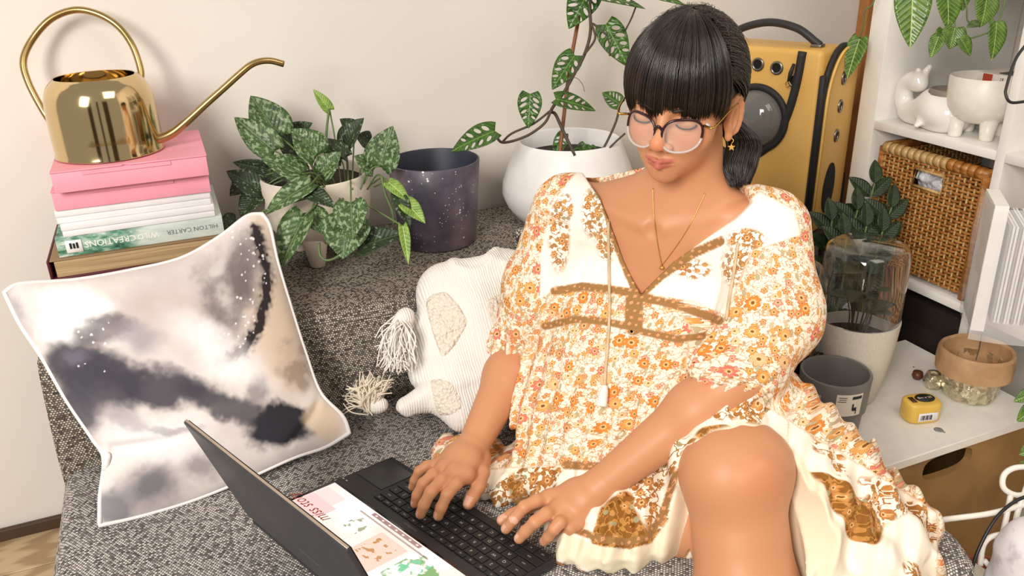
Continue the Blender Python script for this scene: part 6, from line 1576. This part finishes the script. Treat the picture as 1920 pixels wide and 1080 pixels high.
# ---- the printed cloth
t = NT('floral_print'); pt = t.attr('Pat'); zn = t.attr('Zone'); zs = t.node('ShaderNodeSeparateXYZ', {0: zn}); z2 = t.node('ShaderNodeSeparateXYZ', {0: t.attr('Zone2')})
yk, tr, sp_ = zs.outputs[0], zs.outputs[1], zs.outputs[2]; sk, hm = z2.outputs[0], z2.outputs[1]
pt = t.vm('ADD', pt, t.vm('SCALE', t.vm('SUBTRACT', t.node('ShaderNodeTexNoise', {'Vector': pt, 'Scale': 40, 'Detail': 1}).outputs[1], (.5, .5, .5)), scale=.006))
def flowers(scale, n, rad, amp, jit, cols, seed, base, keep=0.0, ring=True, centre=hexc('8a5426')):
    """petalled heads, one per Voronoi cell of the print plane"""
    p = t.vm('ADD', t.vm('SCALE', pt, scale=scale), (seed, seed*1.7, 0))
    vo = t.node('ShaderNodeTexVoronoi', {'Vector': p, 'Scale': 1.0, 'Randomness': jit}, voronoi_dimensions='2D')
    d = t.vm('SUBTRACT', p, vo.outputs['Position']); ds = t.node('ShaderNodeSeparateXYZ', {0: d})
    rnd = t.node('ShaderNodeSeparateColor', {0: vo.outputs['Color']})
    an = t.math('ADD', t.math('ARCTAN2', ds.outputs[1], ds.outputs[0]), t.math('MULTIPLY', rnd.outputs[1], 6.28))
    r = t.math('SQRT', t.math('ADD', t.math('POWER', ds.outputs[0], 2), t.math('POWER', ds.outputs[1], 2)))
    R = t.math('MULTIPLY', t.math('ADD', rad, t.math('MULTIPLY', t.math('ABSOLUTE', t.math('COSINE', t.math('MULTIPLY', an, n/2))), amp)), t.math('ADD', .75, t.math('MULTIPLY', rnd.outputs[2], .4)))
    x = t.math('DIVIDE', r, R)
    on = t.gt(rnd.outputs[0], keep)
    pc_ = t.ramp(rnd.outputs[1], cols, 'CONSTANT')
    # petal shading lines
    pc_ = t.mix(t.math('MULTIPLY', t.smooth(t.math('ABSOLUTE', t.math('SINE', t.math('MULTIPLY', an, n))), .3, .0), .35), pc_, hexc('a8612c'))
    pc_ = t.mix(t.smooth(x, .62, .34), pc_, hexc('efc48c')); pc_ = t.mix(t.lt(x, .26), pc_, centre)
    out_ = t.mix(t.math('MULTIPLY', t.lt(x, 1.10), on), base, hexc('b5793f')); return t.mix(t.math('MULTIPLY', t.lt(x, 1.0), on), out_, pc_), t.math('MULTIPLY', t.lt(x, 1.1), on)
CR = hexc('f2e6d4')
def filigree(base, sc_, colr, w=.018, amt=.85, seed=0):
    nz = t.noise(t.vm('ADD', pt, (seed, seed, 0)), sc_, 2.0); k = t.math('ABSOLUTE', t.math('SUBTRACT', nz, .5)); return t.mix(t.math('MULTIPLY', t.lt(k, w), amt), base, colr)
dense = filigree(filigree(CR, 95, hexc('c98a4e')), 60, hexc('a9875a'), .014, .7, 7)
lf = t.vm('MULTIPLY', pt, (1, .5, 1))
vo = t.node('ShaderNodeTexVoronoi', {'Vector': lf, 'Scale': 120}, voronoi_dimensions='2D'); rn = t.node('ShaderNodeSeparateColor', {0: vo.outputs['Color']})
dense = t.mix(t.math('MULTIPLY', t.lt(vo.outputs['Distance'], .30), t.gt(rn.outputs[0], .60)), dense, t.ramp(rn.outputs[1], [(0, hexc('b8aa84')), (.35, hexc('dca05e')), (.7, hexc('c9b690'))], 'CONSTANT'))
dense, _ = flowers(72, 5, .22, .14, .9, [(0, hexc('dc8a58')), (.3, hexc('e58f80')), (.5, hexc('d79b52')), (.75, hexc('ecc79a'))], 3.3, dense, .35)
dense, _ = flowers(38, 8, .22, .10, .85, [(0, hexc('d98538')), (.3, hexc('e07a6c')), (.45, hexc('e0a45a')), (.7, hexc('d08f62')), (.85, hexc('e9b98a'))], 9.1, dense, .40)
# sparse sprays on white
def sprays(base, keepmask, c1, c2, seed):
    b = base
    vo = t.node('ShaderNodeTexVoronoi', {'Vector': t.vm('ADD', pt, (seed, 0, 0)), 'Scale': 105}, voronoi_dimensions='2D'); rn = t.node('ShaderNodeSeparateColor', {0: vo.outputs['Color']})
    b = t.mix(t.math('MULTIPLY', t.math('MULTIPLY', t.lt(vo.outputs['Distance'], .36), t.gt(rn.outputs[0], .30)), keepmask), b, t.ramp(rn.outputs[1], [(0, c1), (.45, c2), (.8, hexc('a39a78'))], 'CONSTANT'))
    k = t.math('ABSOLUTE', t.math('SUBTRACT', t.noise(pt, 85, 2), .5)); b = t.mix(t.math('MULTIPLY', t.lt(k, .03), keepmask), b, c1)
    fl_, fm = flowers(52, 6, .22, .12, .8, [(0, hexc('c98f50')), (.5, hexc('b77c45')), (.8, hexc('dca878'))], seed+1, b, .35)
    return t.mix(keepmask, b, fl_)
yoke_c = sprays(hexc('f8f1e6'), sp_, hexc('b08150'), hexc('c9985f'), 2.0)
blob = t.smooth(t.noise(pt, 17, 1), .50, .56)
skirt_c = sprays(hexc('f5ecdc'), blob, hexc('a66f36'), hexc('bd8145'), 5.0)
big = t.smooth(t.noise(t.vm('ADD', pt, (9, 4, 0)), 11, 1), .60, .63)
skirt_c = t.mix(big, skirt_c, sprays(hexc('8f5f2a'), 1.0, hexc('c08a4a'), hexc('7a4a1a'), 3.0))
c = t.mix(yk, dense, yoke_c); c = t.mix(sk, c, skirt_c)
trc, _ = flowers(95, 4, .16, .10, .2, [(0, hexc('c98f66'))], 1.1, hexc('9c7448'), 0)
c = t.mix(hm, c, hexc('ece0c6')); c = t.mix(tr, c, trc)
t.bump(t.noise(t.obj(), 700, 1), .15, .0005)
M_dress = t.out(c, .85, Specular_IOR_Level=.15, Subsurface_Weight=.0)
dress = add('dress', v, f, M_dress, woman, uv=None)
attr(dress, 'Pat', np.c_[pat, np.zeros(len(v))]); attr(dress, 'Zone', np.c_[yoke, trim, spray]); attr(dress, 'Zone2', np.c_[skirt, hem, np.zeros(len(v))])

# cords with tassel ends, necklace, earring
M_cord = plain('dress_cord', 'cdb794', .8, .08, 80)
def lay(S_, pxs, n, off, d0=.8):
    out_ = march_many(S_, crs(pxs, max(2, n//(len(pxs)-1))), d0, 1.6, off); out_ = out_[~np.isnan(out_[:, 0])]
    for _ in range(3): out_[1:-1] = (out_[:-2]+2*out_[1:-1]+out_[2:])/4
    return out_
for pxs in (((1140, 392), (1141, 450), (1142, 520), (1143, 580), (1140, 640), (1135, 700), (1134, 722)), ((1384, 455), (1376, 510), (1367, 560), (1362, 600))):
    P_ = lay(DR_, pxs, 40, .0022); add('neck_tie', *tube(P_, .0022, 7), M_cord, dress)
P_ = lay(DR_, ((1134, 722), (1131, 745), (1128, 762)), 8, .004)
add('tie_tassel', *tube(P_, np.interp(np.linspace(0, 1, len(P_)), [0, .2, 1], [.0035, .006, .0075]), 10), M_yarn, dress)
nk = thing('necklace', 'fine gold chain necklace with a tiny round pendant on the woman\'s chest', 'necklace', march(body, 1240, 500))
M_goldc = plain('gold_chain', 'd6a958', .3, .02, metal=.9)
P_ = lay(body, ((1224, 352), (1226, 400), (1232, 450), (1241, 498)), 30, .0008); add('chain', *tube(P_, .0007, 6), M_goldc, nk)
P_ = lay(body, ((1241, 498), (1268, 462), (1292, 425), (1312, 385), (1322, 362)), 30, .0008); add('chain', *tube(P_, .0006, 6), M_goldc, nk)
pq = march(body, 1241, 502, off=.0016); add('pendant', *xf(lathe([(0, -.0035), (.003, -.002), (.0038, .0), (.003, .002), (0, .0035)], 14), loc=pq), M_goldc, nk)
eq = H(.080, -.046, .004); er = thing('earring', 'small gold star earring hanging from the woman\'s left ear', 'earring', eq)
star = [((.0052 if k % 2 == 0 else .0022)*math.sin(k*PI/5), (.0052 if k % 2 == 0 else .0022)*math.cos(k*PI/5)) for k in range(10)]
v_, f_ = holed(star, [], -.0006, .0006); v_, f_ = place((v_, f_), eq+np.array([0, 0, -.011])-FW*.004, RT, UP, -FW); add('star', v_, f_, M_goldc, er, smooth=False)
add('wire', *tube(crs([eq+[0, 0, .002], eq+HL*.003+[0, 0, -.001], eq-FW*.004+[0, 0, -.006]], 4), .0006, 6), M_goldc, er)
